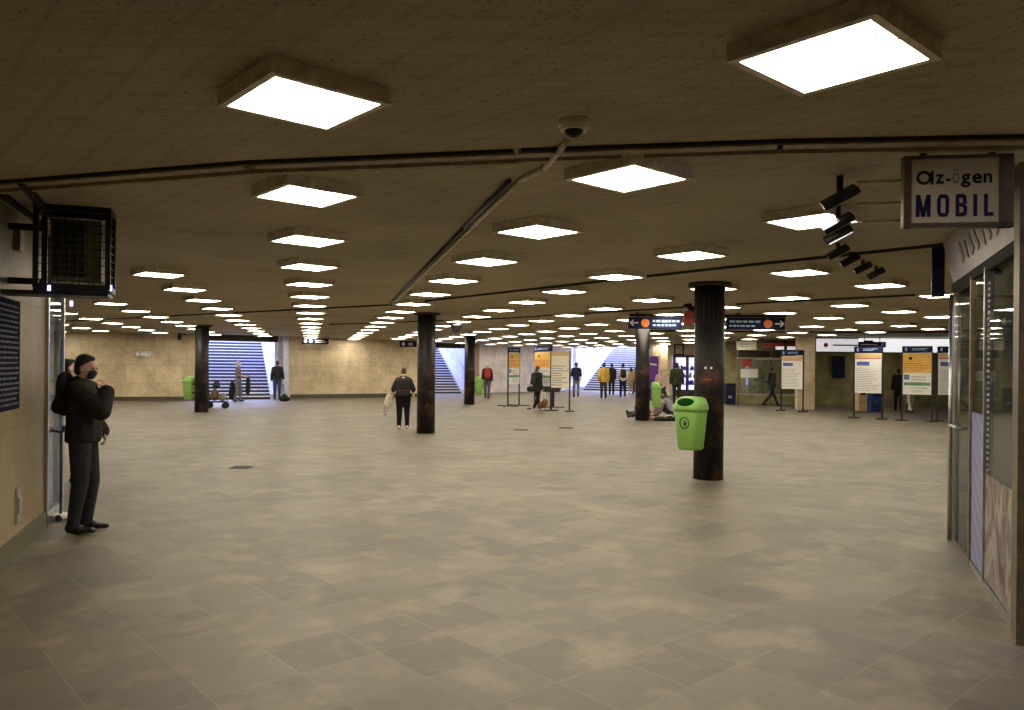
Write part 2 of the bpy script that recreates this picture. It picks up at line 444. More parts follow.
a = -1.9; b = MB(); b.box(on_col(CP[0], RC+.002, a, 1.50), (.006, .10, .03), a); tag(b.build('sticker', M['red']), 'torn reddish sticker under the white dots on the nearest column', 'sticker')

# ------------------------------------------------------------------ litter bins
def rr(cx, cy, w, d, z, r, n=5):
    out = []
    for sx, sy, a0 in ((1, 1, 0), (-1, 1, PI/2), (-1, -1, PI), (1, -1, 3*PI/2)):
        for i in range(n+1):
            a = a0 + (PI/2)*i/n
            out.append((cx + sx*(w/2-r) + r*math.cos(a), cy + sy*(d/2-r) + r*math.sin(a), z))
    return out
def litter_bin(loc, rz, lab):
    rt = empty('litter_bin', loc, rz, lab, 'bin', 'green litter bins fixed to columns')
    b = MB(); b.smooth = True
    b.loft([rr(0, .01, .30, .20, 0, .05), rr(0, .005, .35, .24, .03, .06), rr(0, 0, .43, .30, .56, .06), rr(0, 0, .43, .30, .60, .06)])
    b.build('bin_body', M['green'], rt)
    b = MB(); b.smooth = True
    b.loft([rr(0, 0, .46, .33, .575, .07), rr(0, 0, .465, .335, .63, .07), rr(0, .015, .44, .29, .70, .08), rr(0, .03, .40, .22, .76, .08), rr(0, .04, .30, .13, .785, .06)])
    b.build('lid', M['green'], rt)
    b = MB(); b.ell((0, -.108, .695), (.165, .055, .072), 3, Matrix.Rotation(-.5, 4, 'X')); b.build('opening', M['greendark'], rt)
    b = MB()
    for i in range(24):
        a0, a1 = 2*PI*i/24, 2*PI*(i+1)/24
        b.cyl((.08*math.cos(a0), -.142, .40+.08*math.sin(a0)), (.08*math.cos(a1), -.142, .40+.08*math.sin(a1)), .009, n=6)
    b.ell((0, -.142, .435), (.014, .006, .014), 1); b.box((0, -.142, .395), (.024, .008, .055)); b.box((.025, -.142, .385), (.02, .008, .07), 0, Matrix.Rotation(.5, 4, 'Y'))
    b.build('emblem', M['inkblack'], rt)
    for z in (.2, .5):
        b = MB(); b.bbox(-.05, .05, .12, .19, z, z+.06); b.build('bracket', M['black'], rt)
    return rt
def bin_at(ci, ang, z, lab, first=[None]):
    c = CP[ci]; r = RC + .20
    loc = Vector((c.x + math.cos(ang)*r, c.y + math.sin(ang)*r, z)); rz = ang + PI/2
    if first[0] is None: first[0] = litter_bin(loc, rz, lab)
    else: dup(first[0], loc, rz, lab)
bin_at(0, math.radians(-142), .46, 'large lime green litter bin with round emblem on the nearest column')
bin_at(3, math.radians(186), .42, 'green litter bin on the leftmost column, against the beige wall')
bin_at(2, math.radians(-8), .40, 'green litter bin on the far column beside the red backpack walker')
bin_at(4, math.radians(-12), .42, 'green litter bin on the column with people sitting below')

# ------------------------------------------------------------------ ceiling lights
ORD = ['nearest', 'second', 'third', 'fourth', 'fifth', 'sixth', 'seventh', 'eighth', 'ninth', 'tenth', 'eleventh', 'twelfth', 'thirteenth', 'fourteenth',
       'fifteenth', 'sixteenth', 'seventeenth', 'eighteenth', 'nineteenth', 'twentieth', 'twenty-first', 'twenty-second', 'twenty-third', 'twenty-fourth']
def light_proto(loc, rz, lab):
    rt = empty('ceiling_light', loc, rz, lab, 'ceiling light', 'square fluorescent ceiling lights')
    b = MB(); o_, i_ = .29, .255
    b.bbox(-o_, o_, -o_, o_, -.02, 0)
    for sx in (-1, 1):
        b.bbox(sx*i_, sx*o_, -o_, o_, -.075, -.02); b.bbox(-i_, i_, sx*i_, sx*o_, -.075, -.02)
    b.build('housing', M['housing'], rt)
    b = MB(); b.bbox(-.255, .255, -.255, .255, -.072, -.064)
    b.build('diffuser', M['diff'], rt)
    return rt
def inside(pt, poly):
    x, y = pt; c = False; n = len(poly)
    for i in range(n):
        (x1, y1), (x2, y2) = poly[i][:2], poly[(i+1) % n][:2]
        if (y1 > y) != (y2 > y) and x < (x2-x1)*(y-y1)/(y2-y1)+x1: c = not c
    return c
def D(j): return 3.5 + 1.9*j + .025*j*j
def rowname(k):
    if k == 0: return 'first row left of the ceiling cable conduit'
    if k == 1: return 'first row right of the ceiling cable conduit'
    w = ['second', 'third', 'fourth', 'fifth', 'sixth', 'seventh', 'eighth', 'ninth', 'tenth', 'eleventh', 'twelfth']
    return f'{w[k-2]} row right of the ceiling cable conduit' if k > 1 else f'{w[-k-1]} row left of the ceiling cable conduit'
lproto = None
LIGHTS = []
for k in range(-7, 10):
    m_ = -.04 + 1.64*k; idx = 0
    for j in range(0, 26):
        jj = j if k % 2 == 0 else j - .5
        d = 1.035*(D(jj) + (.38*k if k > 0 else .05*k))
        if d < 2.7: continue
        X = -.2558*d + 1.26*m_
        # clear of walls by a lamp half-diagonal
        ok = all(inside((X+dx, d+dy), hall) for dx in (-.6, .6) for dy in (-.6, .6))
        u = X/d*F + 512
        if not ok or u < -40 or u > 1010 or d > 54: continue
        if k == -1 and d < 9.5 or k == -2 and d < 14: continue     # dark bay beside the left kiosk
        if k >= 3 and d < 9.0: continue                            # none over the shop front
        if k == 2 and d < 5.0: continue
        lab = f'lit square ceiling light, {ORD[idx]} along the {rowname(k)}'; idx += 1
        if lproto is None: lproto = light_proto((X, d, CEIL), GRID, lab)
        else: dup(lproto, (X, d, CEIL), GRID, lab)
        LIGHTS.append((X, d))
print('LIGHTS', len(LIGHTS))

# ------------------------------------------------------------------ ceiling joints, conduit, cameras
def strip(name, pts, w, h, mat, label=None, cat=None, z=CEIL):
    b = MB()
    for p, q in zip(pts[:-1], pts[1:]):
        p, q = Vector(p[:2]), Vector(q[:2]); d = q-p; c = (p+q)/2
        b.box((c.x, c.y, z-h/2), (d.length+w*.4, w, h), math.atan2(d.y, d.x))
    o = b.build(name, mat)
    if label: tag(o, label, cat)
    else: struct(o)
    return o
jt = pm('joint_strip_paint', (.34, .29, .18), .7); jd = pm('joint_shadow_line', (.03, .025, .015), .9)
A = [ce(-20, 184.5), ce(250, 163), ce(512, 152)]; B_ = [ce(522, 151), ce(780, 142), ce(1040, 137)]
strip('trim_1', A, .09, .03, jt); strip('trim_2', [p + Vector((.05, .16, 0)) for p in A], .05, .03, jt)
strip('trim_3', B_, .09, .03, jt); strip('trim_4', [p + Vector((.0, .16, 0)) for p in B_], .05, .03, jt)
strip('trim_shadow_5', [p - Vector((0, .055, 0)) for p in A], .02, .02, jd); strip('trim_shadow_6', [p - Vector((0, .055, 0)) for p in B_], .02, .02, jd)  # dark strips drawn as the shadow along the front of the trims
strip('trim_7', [ce(60, 321), ce(393, 304), ce(720, 267), ce(945, 243)], .05, .03, jd)
strip('trim_8', [ce(1000, 290), ce(760, 302), ce(500, 318), ce(330, 324)], .05, .03, jd)
strip('trim_9', [ce(1000, 331), ce(800, 331.5), ce(640, 330)], .06, .05, jd)
strip('trim_10', [ce(0, 190), ce(43, 222)], .03, .05, jd); strip('trim_11', [ce(22, 180), ce(54, 217)], .05, .04, jd)
cpts = [ce(566, 139), ce(545, 165), ce(520, 178), ce(472, 225), ce(393, 303)]
b = MB(); b.tube([p - Vector((0, 0, .02)) for p in cpts], .018)
tag(b.build('ceiling_conduit', M['housing']), 'pale cable conduit running across the ceiling from the dome camera', 'conduit')
b = MB(); b.tube([p + Vector((-.07, 0, -.02)) for p in cpts[2:]], .015)
tag(b.build('ceiling_conduit', M['black']), 'dark cable running on the ceiling alongside the pale conduit', 'conduit')
p = ce(574, 121); rt = empty('dome_camera', p, 0, 'white dome security camera on the ceiling at the end of the conduit', 'security camera')
b = MB(); b.cyl((0, 0, -.035), (0, 0, 0), .075, .085, 32); b.build('mount', M['cream'], rt)
b = MB(); b.smooth = True; b.ell((0, 0, -.04), (.05, .05, .05), 3); b.build('dome', M['black'], rt)
b = MB(); b.cyl((0, 0, -.05), (0, 0, -.03), .07, .07, 32); b.build('trim_ring', M['cream'], rt)
p = ce(456, 320); rt = empty('dome_camera', p, 0, 'black hanging dome camera on the ceiling between the two middle columns', 'security camera')
b = MB(); b.cyl((0, 0, -.12), (0, 0, 0), .05, .05, 16); b.build('stem', M['black'], rt)
b = MB(); b.cyl((0, 0, -.2), (0, 0, -.11), .17, .15, 24); b.build('hood', M['black'], rt)
b = MB(); b.ell((0, 0, -.21), (.13, .13, .15), 2); b.build('dome', M['black'], rt)
p = at(180, 337, 33.2); rt = empty('wall_camera', p, 0, 'small black bullet camera high on the far left wall above the green bin', 'security camera')
b = MB(); b.bbox(-.03, .03, 0, .55, .1, .16); b.build('bracket', M['black'], rt)
b = MB(); b.cyl((.05, -.18, -.08), (-.05, .12, .12), .08, n=12); b.build('camera_body', M['black'], rt)

# ------------------------------------------------------------------ floodlights facing the shop
fld = [((840, 176), 1.0), ((838, 205), 1.0), ((838, 224), 1.0), ((838, 243), .9), ((850, 252), .85), ((863, 260), .85), ((876, 266), .85)]
fl_lab = ['nearest of the black floodlights near the phone shop sign', 'second black floodlight behind the nearest one, below its stem', 'third floodlight, the one shining bright white near the shop sign',
          'fourth floodlight from the camera in the row by the shop', 'fifth floodlight from the camera, above the shop end', 'sixth floodlight from the camera in the row by the shop', 'farthest floodlight in the row by the shop']
for i, ((px, py), s) in enumerate(fld):
    p = ce(px, py)
    rt = empty('ceiling_floodlight', p, math.radians(-20), fl_lab[i], 'floodlight', 'floodlights lighting the shop fascia')
    z0 = -.10 if i < 2 else -.05
    b = MB(); b.bbox(-.02, .02, -.015, .015, z0, 0); b.build('stem', M['black'], rt)
    Mt = Matrix.Rotation(math.radians(-28), 4, 'Y') @ Matrix.Rotation(math.radians(25), 4, 'X')
    b = MB(); b.box((0, 0, z0-.04), (.24*s, .13*s, .045), 0, Mt); b.build('lamp_body', M['black'], rt, .006)
    off = Mt @ Vector((0, -.02, -.024))
    b = MB(); b.box(Vector((0, 0, z0-.04))+off, (.21*s, .10*s, .006), 0, Mt); b.build('lamp_glass', M['lightbox2'] if i == 2 else M['greybar'], rt)
for i, (a, b2) in enumerate((((857, 181), (918, 179)), ((856, 203), (912, 201)), ((858, 221), (925, 219)))):
    p, q = ce(*a), ce(*b2)
    bb = MB(); bb.tube([p - Vector((0, 0, .015)), q - Vector((0, 0, .015))], .012)
    tag(bb.build('ceiling_conduit', M['housing']), ['front thin conduit on the ceiling running to the phone shop sign', 'middle thin conduit on the ceiling behind the phone shop sign', 'rear thin conduit on the ceiling behind the phone shop sign'][i], 'conduit')

# ------------------------------------------------------------------ phone shop on the right
d0 = 4.50
p = at(958.5, 191, d0); W_, H_ = 107/F*d0*.965, 73/F*d0
rt = empty('shop_sign', p, math.radians(-8), 'hanging box sign reading az-ögen MOBIL at upper right', 'sign')
b = MB(); fr = .033
for x0, x1, z0, z1 in ((-W_/2, W_/2, H_/2-fr*.6, H_/2), (-W_/2, W_/2, -H_/2, -H_/2+fr*.9), (-W_/2, -W_/2+fr*1.3, -H_/2, H_/2), (W_/2-fr*2.3, W_/2, -H_/2, H_/2)):
    b.bbox(x0, x1, 0, .05, z0, z1)
b.bbox(-W_/2+.01, W_/2-.01, .02, .045, -H_/2+.01, H_/2-.01)
b.build('sign_frame', M['bronze'], rt)
b = MB(); b.bbox(-W_/2+fr*1.3, W_/2-fr*2.3, .012, .022, -H_/2+fr*.9, H_/2-fr*.6); b.build('sign_face', M['signface'], rt)
def glyph(ch, mat, x0, x1, y0, y1, bold=.0):
    """one letter fitted to its box on the sign, the box in sign-face units"""
    o = text(ch, 1.0, mat, 'letter', rt, (0, .008, 0), bold=bold, ext=.01)
    vs = o.data.vertices; ax0, ax1 = min(v.co.x for v in vs), max(v.co.x for v in vs); ay0, ay1 = min(v.co.y for v in vs), max(v.co.y for v in vs)
    X0, X1 = (x0-958.5)/107*W_, (x1-958.5)/107*W_; Z0, Z1 = -(y1-191)/73*H_, -(y0-191)/73*H_
    for v in vs:
        v.co.x = X0 + (v.co.x-ax0)/(ax1-ax0)*(X1-X0); v.co.y = Z0 + (v.co.y-ay0)/(ay1-ay0)*(Z1-Z0); v.co.z *= .2
def strokes(mat, segs, w, ring=None):
    """a letter drawn from straight strokes (px,py pairs on the sign) and an optional ring"""
    sx, sz = W_/107, H_/73
    def P(x, y): return Vector(((x-958.5)*sx, 0, -(y-191)*sz))
    b = MB()
    for (x0, y0), (x1, y1) in segs:
        hw = w/2*sx
        if abs(y1-y0) < .01: q = [P(x0, y0-w*.55), P(x1, y0-w*.55), P(x1, y0+w*.55), P(x0, y0+w*.55)]
        else: q = [P(x0-w/2, y0), P(x0+w/2, y0), P(x1+w/2, y1), P(x1-w/2, y1)]
        b.loft([[(v.x, .011, v.z) for v in q], [(v.x, .006, v.z) for v in q]])
    if ring:
        cx, cy, rx, ry, tw = ring; n = 32
        for i in range(n):
            a0, a1 = 2*PI*i/n, 2*PI*(i+1)/n
            q = [P(cx+rx*math.cos(a0), cy+ry*math.sin(a0)), P(cx+rx*math.cos(a1), cy+ry*math.sin(a1)), P(cx+(rx-tw)*math.cos(a1), cy+(ry-tw)*math.sin(a1)), P(cx+(rx-tw)*math.cos(a0), cy+(ry-tw)*math.sin(a0))]
            b.loft([[(v.x, .011, v.z) for v in q], [(v.x, .006, v.z) for v in q]])
    b.build('letter', mat, rt)
K, Bl = M['inkblack'], M['inkblue']
strokes(K, [((933.2, 170), (933.2, 183.5))], 2.6, (925.3, 176.7, 7.4, 7.0, 2.6))
for ch, x0, x1, y0, y1, mt, bo in (('z', 936.5, 945, 173.5, 183, 'inkblack', .02), ('ö', 953.2, 959.8, 168, 183, 'greybar', .012), ('g', 961.5, 970.5, 173.5, 187, 'inkblack', .02), ('e', 972.5, 981.5, 173.5, 183.3, 'inkblack', .02), ('n', 983.3, 991.3, 173.5, 183, 'inkblack', .02)):
    glyph(ch, M[mt], x0, x1, y0, y1, bo)
strokes(K, [((947, 179.3), (951.5, 179.3))], 1.9)
strokes(Bl, [((919.4, 216), (919.4, 194)), ((919.9, 194), (924.8, 216)), ((929.7, 194), (924.8, 216)), ((930.2, 194), (930.2, 216))], 3.6)
strokes(Bl, [((940.2, 198.5), (940.2, 211.5)), ((948.3, 198.5), (948.3, 211.5)), ((941, 195.7), (947.5, 195.7)), ((941, 214.3), (947.5, 214.3)), ((940.2, 198.6), (941.9, 194.5)), ((948.3, 198.6), (946.6, 194.5)), ((940.2, 211.4), (941.9, 215.5)), ((948.3, 211.4), (946.6, 215.5))], 3.4)
strokes(Bl, [((958.2, 194), (958.2, 216)), ((958, 195.7), (964.5, 195.7)), ((958, 204.6), (964.5, 204.6)), ((958, 214.3), (964.8, 214.3)), ((964.9, 195), (965.5, 203.5)), ((965, 204.6), (966, 208.5)), ((966, 208.5), (965.2, 215.3))], 3.4)
strokes(Bl, [((975.4, 194), (975.4, 216))], 3.4)
strokes(Bl, [((985.7, 194), (985.7, 216)), ((985, 214.2), (993, 214.2))], 3.4)
for x in (-.2, .17):
    b = MB(); b.bbox(x, x+.03, .01, .04, H_/2, CEIL-p.z); b.build('hanger', M['black'], rt)

sang = math.atan2(se.y, se.x)
shop = empty('phone_shop', (SA.x, SA.y, 0), sang, 'glazed phone shop along the right edge with bronze frames', 'shop')
SL = (SB-SA).length        # local +x runs away along the front, local -y is the shop interior side
t977 = 1.32; t964 = 1.98
b = MB(); b.bbox(-.14, .02, -.14, .06, 0, CEIL); b.build('corner_post', M['bronze'], shop)
b = MB(); b.bbox(0, t977-.02, -.012, 0, .05, 2.45); b.build('window_pane', M['glass'], shop)
b = MB(); b.bbox(t977+.02, t964, -.012, 0, .05, 2.45); b.build('window_pane', M['glass'], shop)
b = MB(); b.bbox(t977-.022, t977+.022, -.05, .02, 0, 2.48); b.build('mullion', M['steel'], shop)
b = MB(); b.bbox(t964-.02, t964+.03, -.05, .02, 0, 2.48); b.build('mullion', M['bronze'], shop)
b = MB(); b.bbox(0, t964, -.05, .015, 0, .05); b.build('sill', M['steel'], shop)
b = MB(); b.bbox(.02, t977-.03, .001, .006, .06, .88); b.build('window_picture', None or M['white'], shop)
pic = shop.children[-1]
# abstract photographic vinyl in the lower window
def pic_mat():
    m, nt, bb = base('printed_window_vinyl')
    v = objco(nt, (0, .3, 0), (1.0, 1, .6)); n = nt.nodes.new('ShaderNodeTexNoise'); setin(n, Scale=2.6, Detail=1.5, Roughness=.4, Distortion=1.6); nt.links.new(v, n.inputs['Vector'])
    nt.links.new(ramp(nt, n.outputs[0], [(.30, (0.027, 0.015, 0.011)), (.37, (0.136, 0.054, 0.041)), (.43, (0.306, 0.265, 0.231)), (.50, (0.381, 0.360, 0.333)), (.55, (0.088, 0.068, 0.075)), (.61, (0.272, 0.224, 0.204)), (.66, (0.150, 0.068, 0.054)), (.74, (.05, .03, .025))]), bb.inputs['Base Color'])
    setin(bb, Roughness=.3); return m
pic.data.materials[0] = pic_mat()
b = MB(); b.bbox(t977+.03, t964-.03, .001, .006, .06, 1.32); b.build('striped_vinyl', M['vinyl'], shop)
b = MB()
for k in range(34): b.bbox(t977-.16, t977-.05, .001, .004, .85+k*.045, .85+k*.045+.022)
b.build('vertical_lettering', pm('faint_window_print', (.21, .20, .17), .5), shop)
# door at the far end
b = MB(); b.bbox(t964+.06, SL-.12, -.012, 0, .03, 2.42); dr = b.build('door', M['glass'], shop)
b = MB(); b.cyl((t964+.5, .05, 1.14), (t964+.9, .05, 1.14), .014, n=10); b.cyl((t964+.55, 0, 1.14), (t964+.55, .05, 1.14), .01, n=8); b.cyl((t964+.85, 0, 1.14), (t964+.85, .05, 1.14), .01, n=8)
b.build('door_handle', M['steel'], dr)
b = MB(); b.cyl((SL-.10, .03, 0), (SL-.10, .03, 2.42), .021, n=20); b.build('tube_post', M['steel'], shop)
b = MB(); b.bbox(SL-.05, SL+.0, -.05, .0, 0, 2.6); b.build('end_post', M['bronze'], shop)
b = MB(); b.bbox(0, SL, -.10, .02, 2.45, 2.53); b.build('head_rail', M['blackmatt'], shop)
b = MB(); b.loft([[(0, .0, 2.53), (SL, .0, 2.53), (SL, -.1, 2.53), (0, -.1, 2.53)], [(0, .10, 2.94), (SL, .10, 2.94), (SL, -.05, 2.94), (0, -.05, 2.94)]]); fa = b.build('fascia', M['fascia'], shop)
fmat = pm('faded_fascia_lettering', (.26, .23, .19), .5)
for k in range(8):
    x = .45 + k*.26
    b = MB(); b.box((x, .055, 2.73), (.09 + .05*(k % 2), .008, .15), 0, Matrix.Rotation(-.24, 4, 'X') @ Matrix.Rotation(.3*(1 if k % 3 else -1), 4, 'Y'))
    b.build('fascia_letter', fmat, fa)
b = MB(); b.bbox(0, SL, -.95, -.85, 0, CEIL); b.build('interior_wall', pm('shop_interior_beige', (.52, .47, .28), .7, var=.3, scale=2), shop)
b = MB(); b.bbox(SL-.02, SL+.03, -5.0, -.06, 0, CEIL); b.build('end_wall', M['olive'], shop)
b = MB()
for k in range(4): b.bbox(.1, SL-.1, -.85, -.65, .5+k*.5, .53+k*.5)
b.build('display_shelf', M['fascia'], shop)
for k, (x, z, w, h, mt) in enumerate(((.35, 1.75, .28, .4, 'white'), (.9, 1.6, .3, .42, 'bluebar'), (.8, 2.1, .34, .3, 'fascia'), (1.6, 1.9, .3, .5, 'blue'))):
    b = MB(); b.bbox(x, x+w, -.10, -.09, z, z+h); b.build('window_poster', M[mt], shop)
p = at(936, 264, 7.95)
rt = empty('side_sign', (4.35, 8.0, 2.42), math.radians(-26), 'dark narrow box sign at the far end of the phone shop', 'sign')
b = MB(); b.bbox(-.06, .06, -.03, .05, 0, .53); b.build('sign_box', M['black'], rt, .01)
b = MB(); b.bbox(-.05, .05, -.036, -.03, .04, .49); b.build('sign_face', M['navy'], rt)

# ------------------------------------------------------------------ left window, air conditioner, poster
wang = math.atan2(wd.y, wd.x)
lw = empty('shop_window', (LB.x, LB.y, 0), wang, 'bluish lit shop window past the stone wall at far left', 'shop window')
WLn = (LC-LB).length
b = MB(); b.bbox(0, .06, -.03, .04, 0, 2.45); b.bbox(WLn-.06, WLn, -.03, .04, 0, 2.45); b.bbox(0, WLn, -.03, .04, 2.38, 2.45); b.bbox(0, WLn, -.03, .04, 0, .12); b.build('frame', M['steel'], lw)
b = MB(); b.bbox(.06, WLn-.06, -.012, -.004, .12, 2.38); b.build('pane', M['glass'], lw)
b = MB(); b.bbox(.06, WLn-.06, .05, .08, .12, 2.38); po = b.build('backlit_poster', M['bluelit'], lw)
b = MB()
for k in range(22): b.bbox(.15, WLn-.2-.25*((k*7) % 3), .042, .05, 1.15+k*.052, 1.15+k*.052+.022)
b.build('poster_print', M['bluebar'], po)
b = MB(); b.bbox(0, WLn, .08, .25, 0, CEIL); b.build('backing_wall', M['stone_near'], lw)
b = MB(); b.bbox(0, WLn, -.03, .08, 2.45, CEIL); b.build('header_panel', M['dark'], lw)

def onwall(t, off, z):     # t along LA->LB from WL0, off into the room
    v = WL0 + wd*t + nrm*off; return Vector((v.x, v.y, z))
# dark notice poster on the near wall
po = empty('wall_poster', onwall(.32, .012, 1.27), wang, 'dark blue notice poster with small pale text on the left wall', 'poster')
b = MB(); b.bbox(-1.0, .23, -.008, 0, 0, .92); b.build('poster_sheet', pm('matt_navy_poster', (.010, .011, .022), .95, spec=.05), po)
b = MB(); rnd = random.Random(3)
for k in range(20):
    x = -.9
    while x < .12:
        w = rnd.uniform(.03, .12); b.bbox(x, min(x+w, .17), -.012, -.008, .04+k*.043, .056+k*.043); x += w+.03
b.build('poster_print', pm('poster_print_grey', (.16, .16, .19), .95, spec=.05), po)
b = MB(); v = onwall(.58, 0, .27); b.bbox(-.075, .075, -.02, .01, 0, .30); b.bbox(-.05, .05, -.03, -.02, .08, .22)
o = b.build('wall_outlet_plate', M['steel']); o.location = v; o.rotation_euler = (0, 0, wang); tag(o, 'small metal cover plate low on the near left wall', 'cover plate')
b = MB(); b.bbox(-.07, .07, -.05, .02, 0, .2); o = b.build('junction_box', M['fascia']); o.location = onwall(.45, 0, 2.62); o.rotation_euler = (0, 0, wang); tag(o, 'small grey box high on the left wall beside the cage', 'junction box')
v = at(79, 294, 6.55)
ac = empty('air_conditioner', (-3.66, 6.55, 2.27), wang - PI/2, 'black caged air conditioner hanging from the ceiling at upper left', 'air conditioner')
b = MB(); w2, dp, hh = .26, .34, .66
for x in (-w2, w2):
    for y in (-dp/2, dp/2): b.bbox(x-.02, x+.02, y-.02, y+.02, 0, hh+.02)
for z in (0.01, hh): 
    for y in (-dp/2, dp/2): b.bbox(-w2, w2, y-.02, y+.02, z-.03, z+.03)
    for x in (-w2, w2): b.bbox(x-.02, x+.02, -dp/2, dp/2, z-.03, z+.03)
b.build('cage_frame', M['black'], ac)
b = MB()
for k in range(1, 10):
    x = -w2 + 2*w2*k/10; b.bbox(x-.003, x+.003, -dp/2-.006, -dp/2, 0, hh); 
    z = hh*k/10; b.bbox(-w2, w2, -dp/2-.006, -dp/2, z-.003, z+.003)
    b.bbox(w2, w2+.006, -dp/2, dp/2, z-.003, z+.003)
b.build('cage_mesh', M['black'], ac)
b = MB(); b.bbox(-.17, .20, -dp/2+.06, dp/2, .08, hh-.08); un = b.build('unit_casing', pm('air_conditioner_casing', (.13, .11, .065), .5), ac)
b = MB(); b.bbox(-.15, .08, -dp/2+.05, -dp/2+.06, .11, hh-.11); b.build('fan_opening', M['black'], un)
b = MB()
for k in range(8): b.bbox(-.15, .08, -dp/2+.044, -dp/2+.05, .14+k*.055, .146+k*.055)
for k in range(3): b.bbox(-.09+k*.06, -.085+k*.06, -dp/2+.044, -dp/2+.05, .11, hh-.11)
b.build('fan_grille', M['base_olive'], un)
for z in (.05, .5):
    b = MB(); b.bbox(-.62, -w2, dp/2-.08, dp/2-.02, z, z+.05); b.build('wall_bracket', M['black'], ac)
b = MB(); b.bbox(-.5, w2, -dp/2, dp/2, -.05, -.02); b.build('drip_tray', M['black'], ac)
for x, y, z in ((-.16, -dp/2-.03, -.0), (.0, -dp/2-.03, -.12), (w2+.02, -dp/2, .02)):
    b = MB(); b.cyl((x, y, z-.022), (x, y, z+.022), .012, n=10); b.build('blue_lamp', [M['ledblue']], ac)
# black upright rod with handle
p = Vector((62-512, F, 0))*(8.3/F); p.z = 0; rt = empty('hand_trolley', p, math.radians(-15), 'thin black trolley with upright rod and wide handle beside the lit window', 'trolley')
b = MB(); b.cyl((0, 0, .05), (0, 0, .935), .012, n=10); b.build('rod', M['black'], rt)
b = MB(); b.tube([(-.05, -.08, .99), (-.05, -.07, .945), (0, 0, .93), (.04, -.02, .94), (.05, -.02, 1.0)], .016); b.build('handle', M['black'], rt)
b = MB(); b.bbox(-.06, .10, -.1, .1, .03, .06); b.build('base_plate', M['white'], rt)
for x in (-.03, .07):
    b = MB(); b.cyl((x, -.11, .035), (x, -.08, .035), .035, n=14); b.build('wheel', M['black'], rt)

# ------------------------------------------------------------------ information stands
def bars(b, x0, x1, z0, z1, rows, seed, y=-.026, gap=.45):
    r = random.Random(seed); h = (z1-z0)/rows
    for k in range(rows):
        e = x0 + (x1-x0)*r.uniform(.55, 1.0); b.bbox(x0, e, y-.002, y, z0+h*k, z0+h*k+h*gap)
def stand(pL, pR, zb, zt, layout, lab, header=True, seed=1, header_h=.2, rz=None, W=None, foot=.62):
    pL, pR = Vector(pL), Vector(pR); c = (pL+pR)/2; d = pR-pL
    if W is None: W = d.length; rz = math.atan2(d.y, d.x)
    rt = empty('information_stand', (c.x, c.y, 0), rz, lab, 'information stand', 'travel information stands')
    h = W/2
    for s in (-1, 1):
        b = MB(); b.bbox(s*h-.022, s*h+.022, -.022, .022, .03, zt + (.03 if header else 0)); b.build('post', M['black'], rt)
        b = MB(); b.bbox(s*h-.035, s*h+.035, -foot/2, foot/2, 0, .035); b.bbox(s*h-foot*.3, s*h+foot*.3, -.03, .03, 0, .03); b.build('foot', M['black'], rt)
    b = MB(); b.bbox(-h, h, -.02, .02, zb, zt); b.build('panel', M['white'] if layout != 'C' else M['cream'], rt)
    H = zt-zb; x0, x1 = -h+.05, h-.05
    def part(nm, f, mt):
        b = MB(); f(b); b.build(nm, M[mt], rt)
    if layout in 'ABF':
        part('ochre_field', lambda b: b.bbox(-h+.015, h-.015, -.024, -.02, zb+H*.52, zt-.015), 'ochre')
        part('emblem', lambda b: b.disc((-h*.45, -.024, zt-H*.13), .05), 'navy')
        part('notice_lines', lambda b: bars(b, x0, x1, zb+H*.58, zb+H*.80, 4, seed, gap=.22), 'redbar')
        part('notice_lines', lambda b: bars(b, x0+.22, x1, zb+H*.08, zb+H*.48, 6, seed+1, -.022, .3), 'greybar')
        part('line_tags', lambda b: [b.bbox(x0, x0+.16, -.024, -.02, zb+H*z, zb+H*z+.07) for z in (.36, .42)], 'bluebar')
        part('green_strip', lambda b: b.bbox(x0, x1, -.025, -.02, zb+H*.22, zb+H*.29), 'greenbar')
    else:
        part('ochre_field', lambda b: b.bbox(-h+.015, h-.015, -.024, -.02, zt-H*.13, zt-.015), 'tan')
        if layout != 'C': part('red_strip', lambda b: b.bbox(x0, x1, -.026, -.024, zt-H*.14, zt-H*.12), 'redbar')
        if layout != 'C': part('title_box', lambda b: b.bbox(x0+.03, x0+.03+W*.45, -.024, -.02, zt-H*.31, zt-H*.21), 'bluebar')
        part('notice_lines', lambda b: bars(b, x0, x1, zb+H*.06, zt-H*.36, 13 if layout != 'C' else 9, seed, -.022, .28 if layout != 'C' else .45), 'greybar')
    if header:
        b = MB(); b.bbox(-h-.01, h+.01, -.035, .035, zt+.025, zt+.025+header_h); hd = b.build('header_board', M['navy'], rt)
        b = MB(); bars(b, -h+.28, h-.08, zt+.09, zt+.18, 2, seed, -.035, .4); b.bbox(-h+.08, -h+.14, -.038, -.035, zt+.07, zt+.18); b.build('header_print', M['paleblue'], hd)
    return rt
stand(fl(508.5, 405.8)+Vector((0, 0, 0)), fl(518.5, 406), .9, 2.2, 'A', 'narrow looking angled stand with yellow and white notice, leftmost of the stands', True, 2, .2, math.radians(58), .88, 1.0)
stand(fl(534.5, 409), fl(551, 410.8), .95, 2.2, 'B', 'yellow-topped stand behind the walker in a dark coat', True, 5, .22)
stand(fl(550.5, 411), fl(569.5, 411.6), .87, 2.23, 'C', 'cream notice stand with grey lines beside the dark low table', False, 8)
stand(fl(781, 410.6), fl(803, 411.8), .87, 2.15, 'D', 'white notice stand in front of the stone pillar', True, 11)
stand(fl(854, 418), fl(882, 419.3), .86, 2.2, 'E', 'white notice stand with blue title in front of the metro entrance', True, 14)
stand(fl(901.8, 420.6), fl(931.8, 421.8), .86, 2.2, 'F', 'orange-topped notice stand with green strip near the shop door', True, 17)
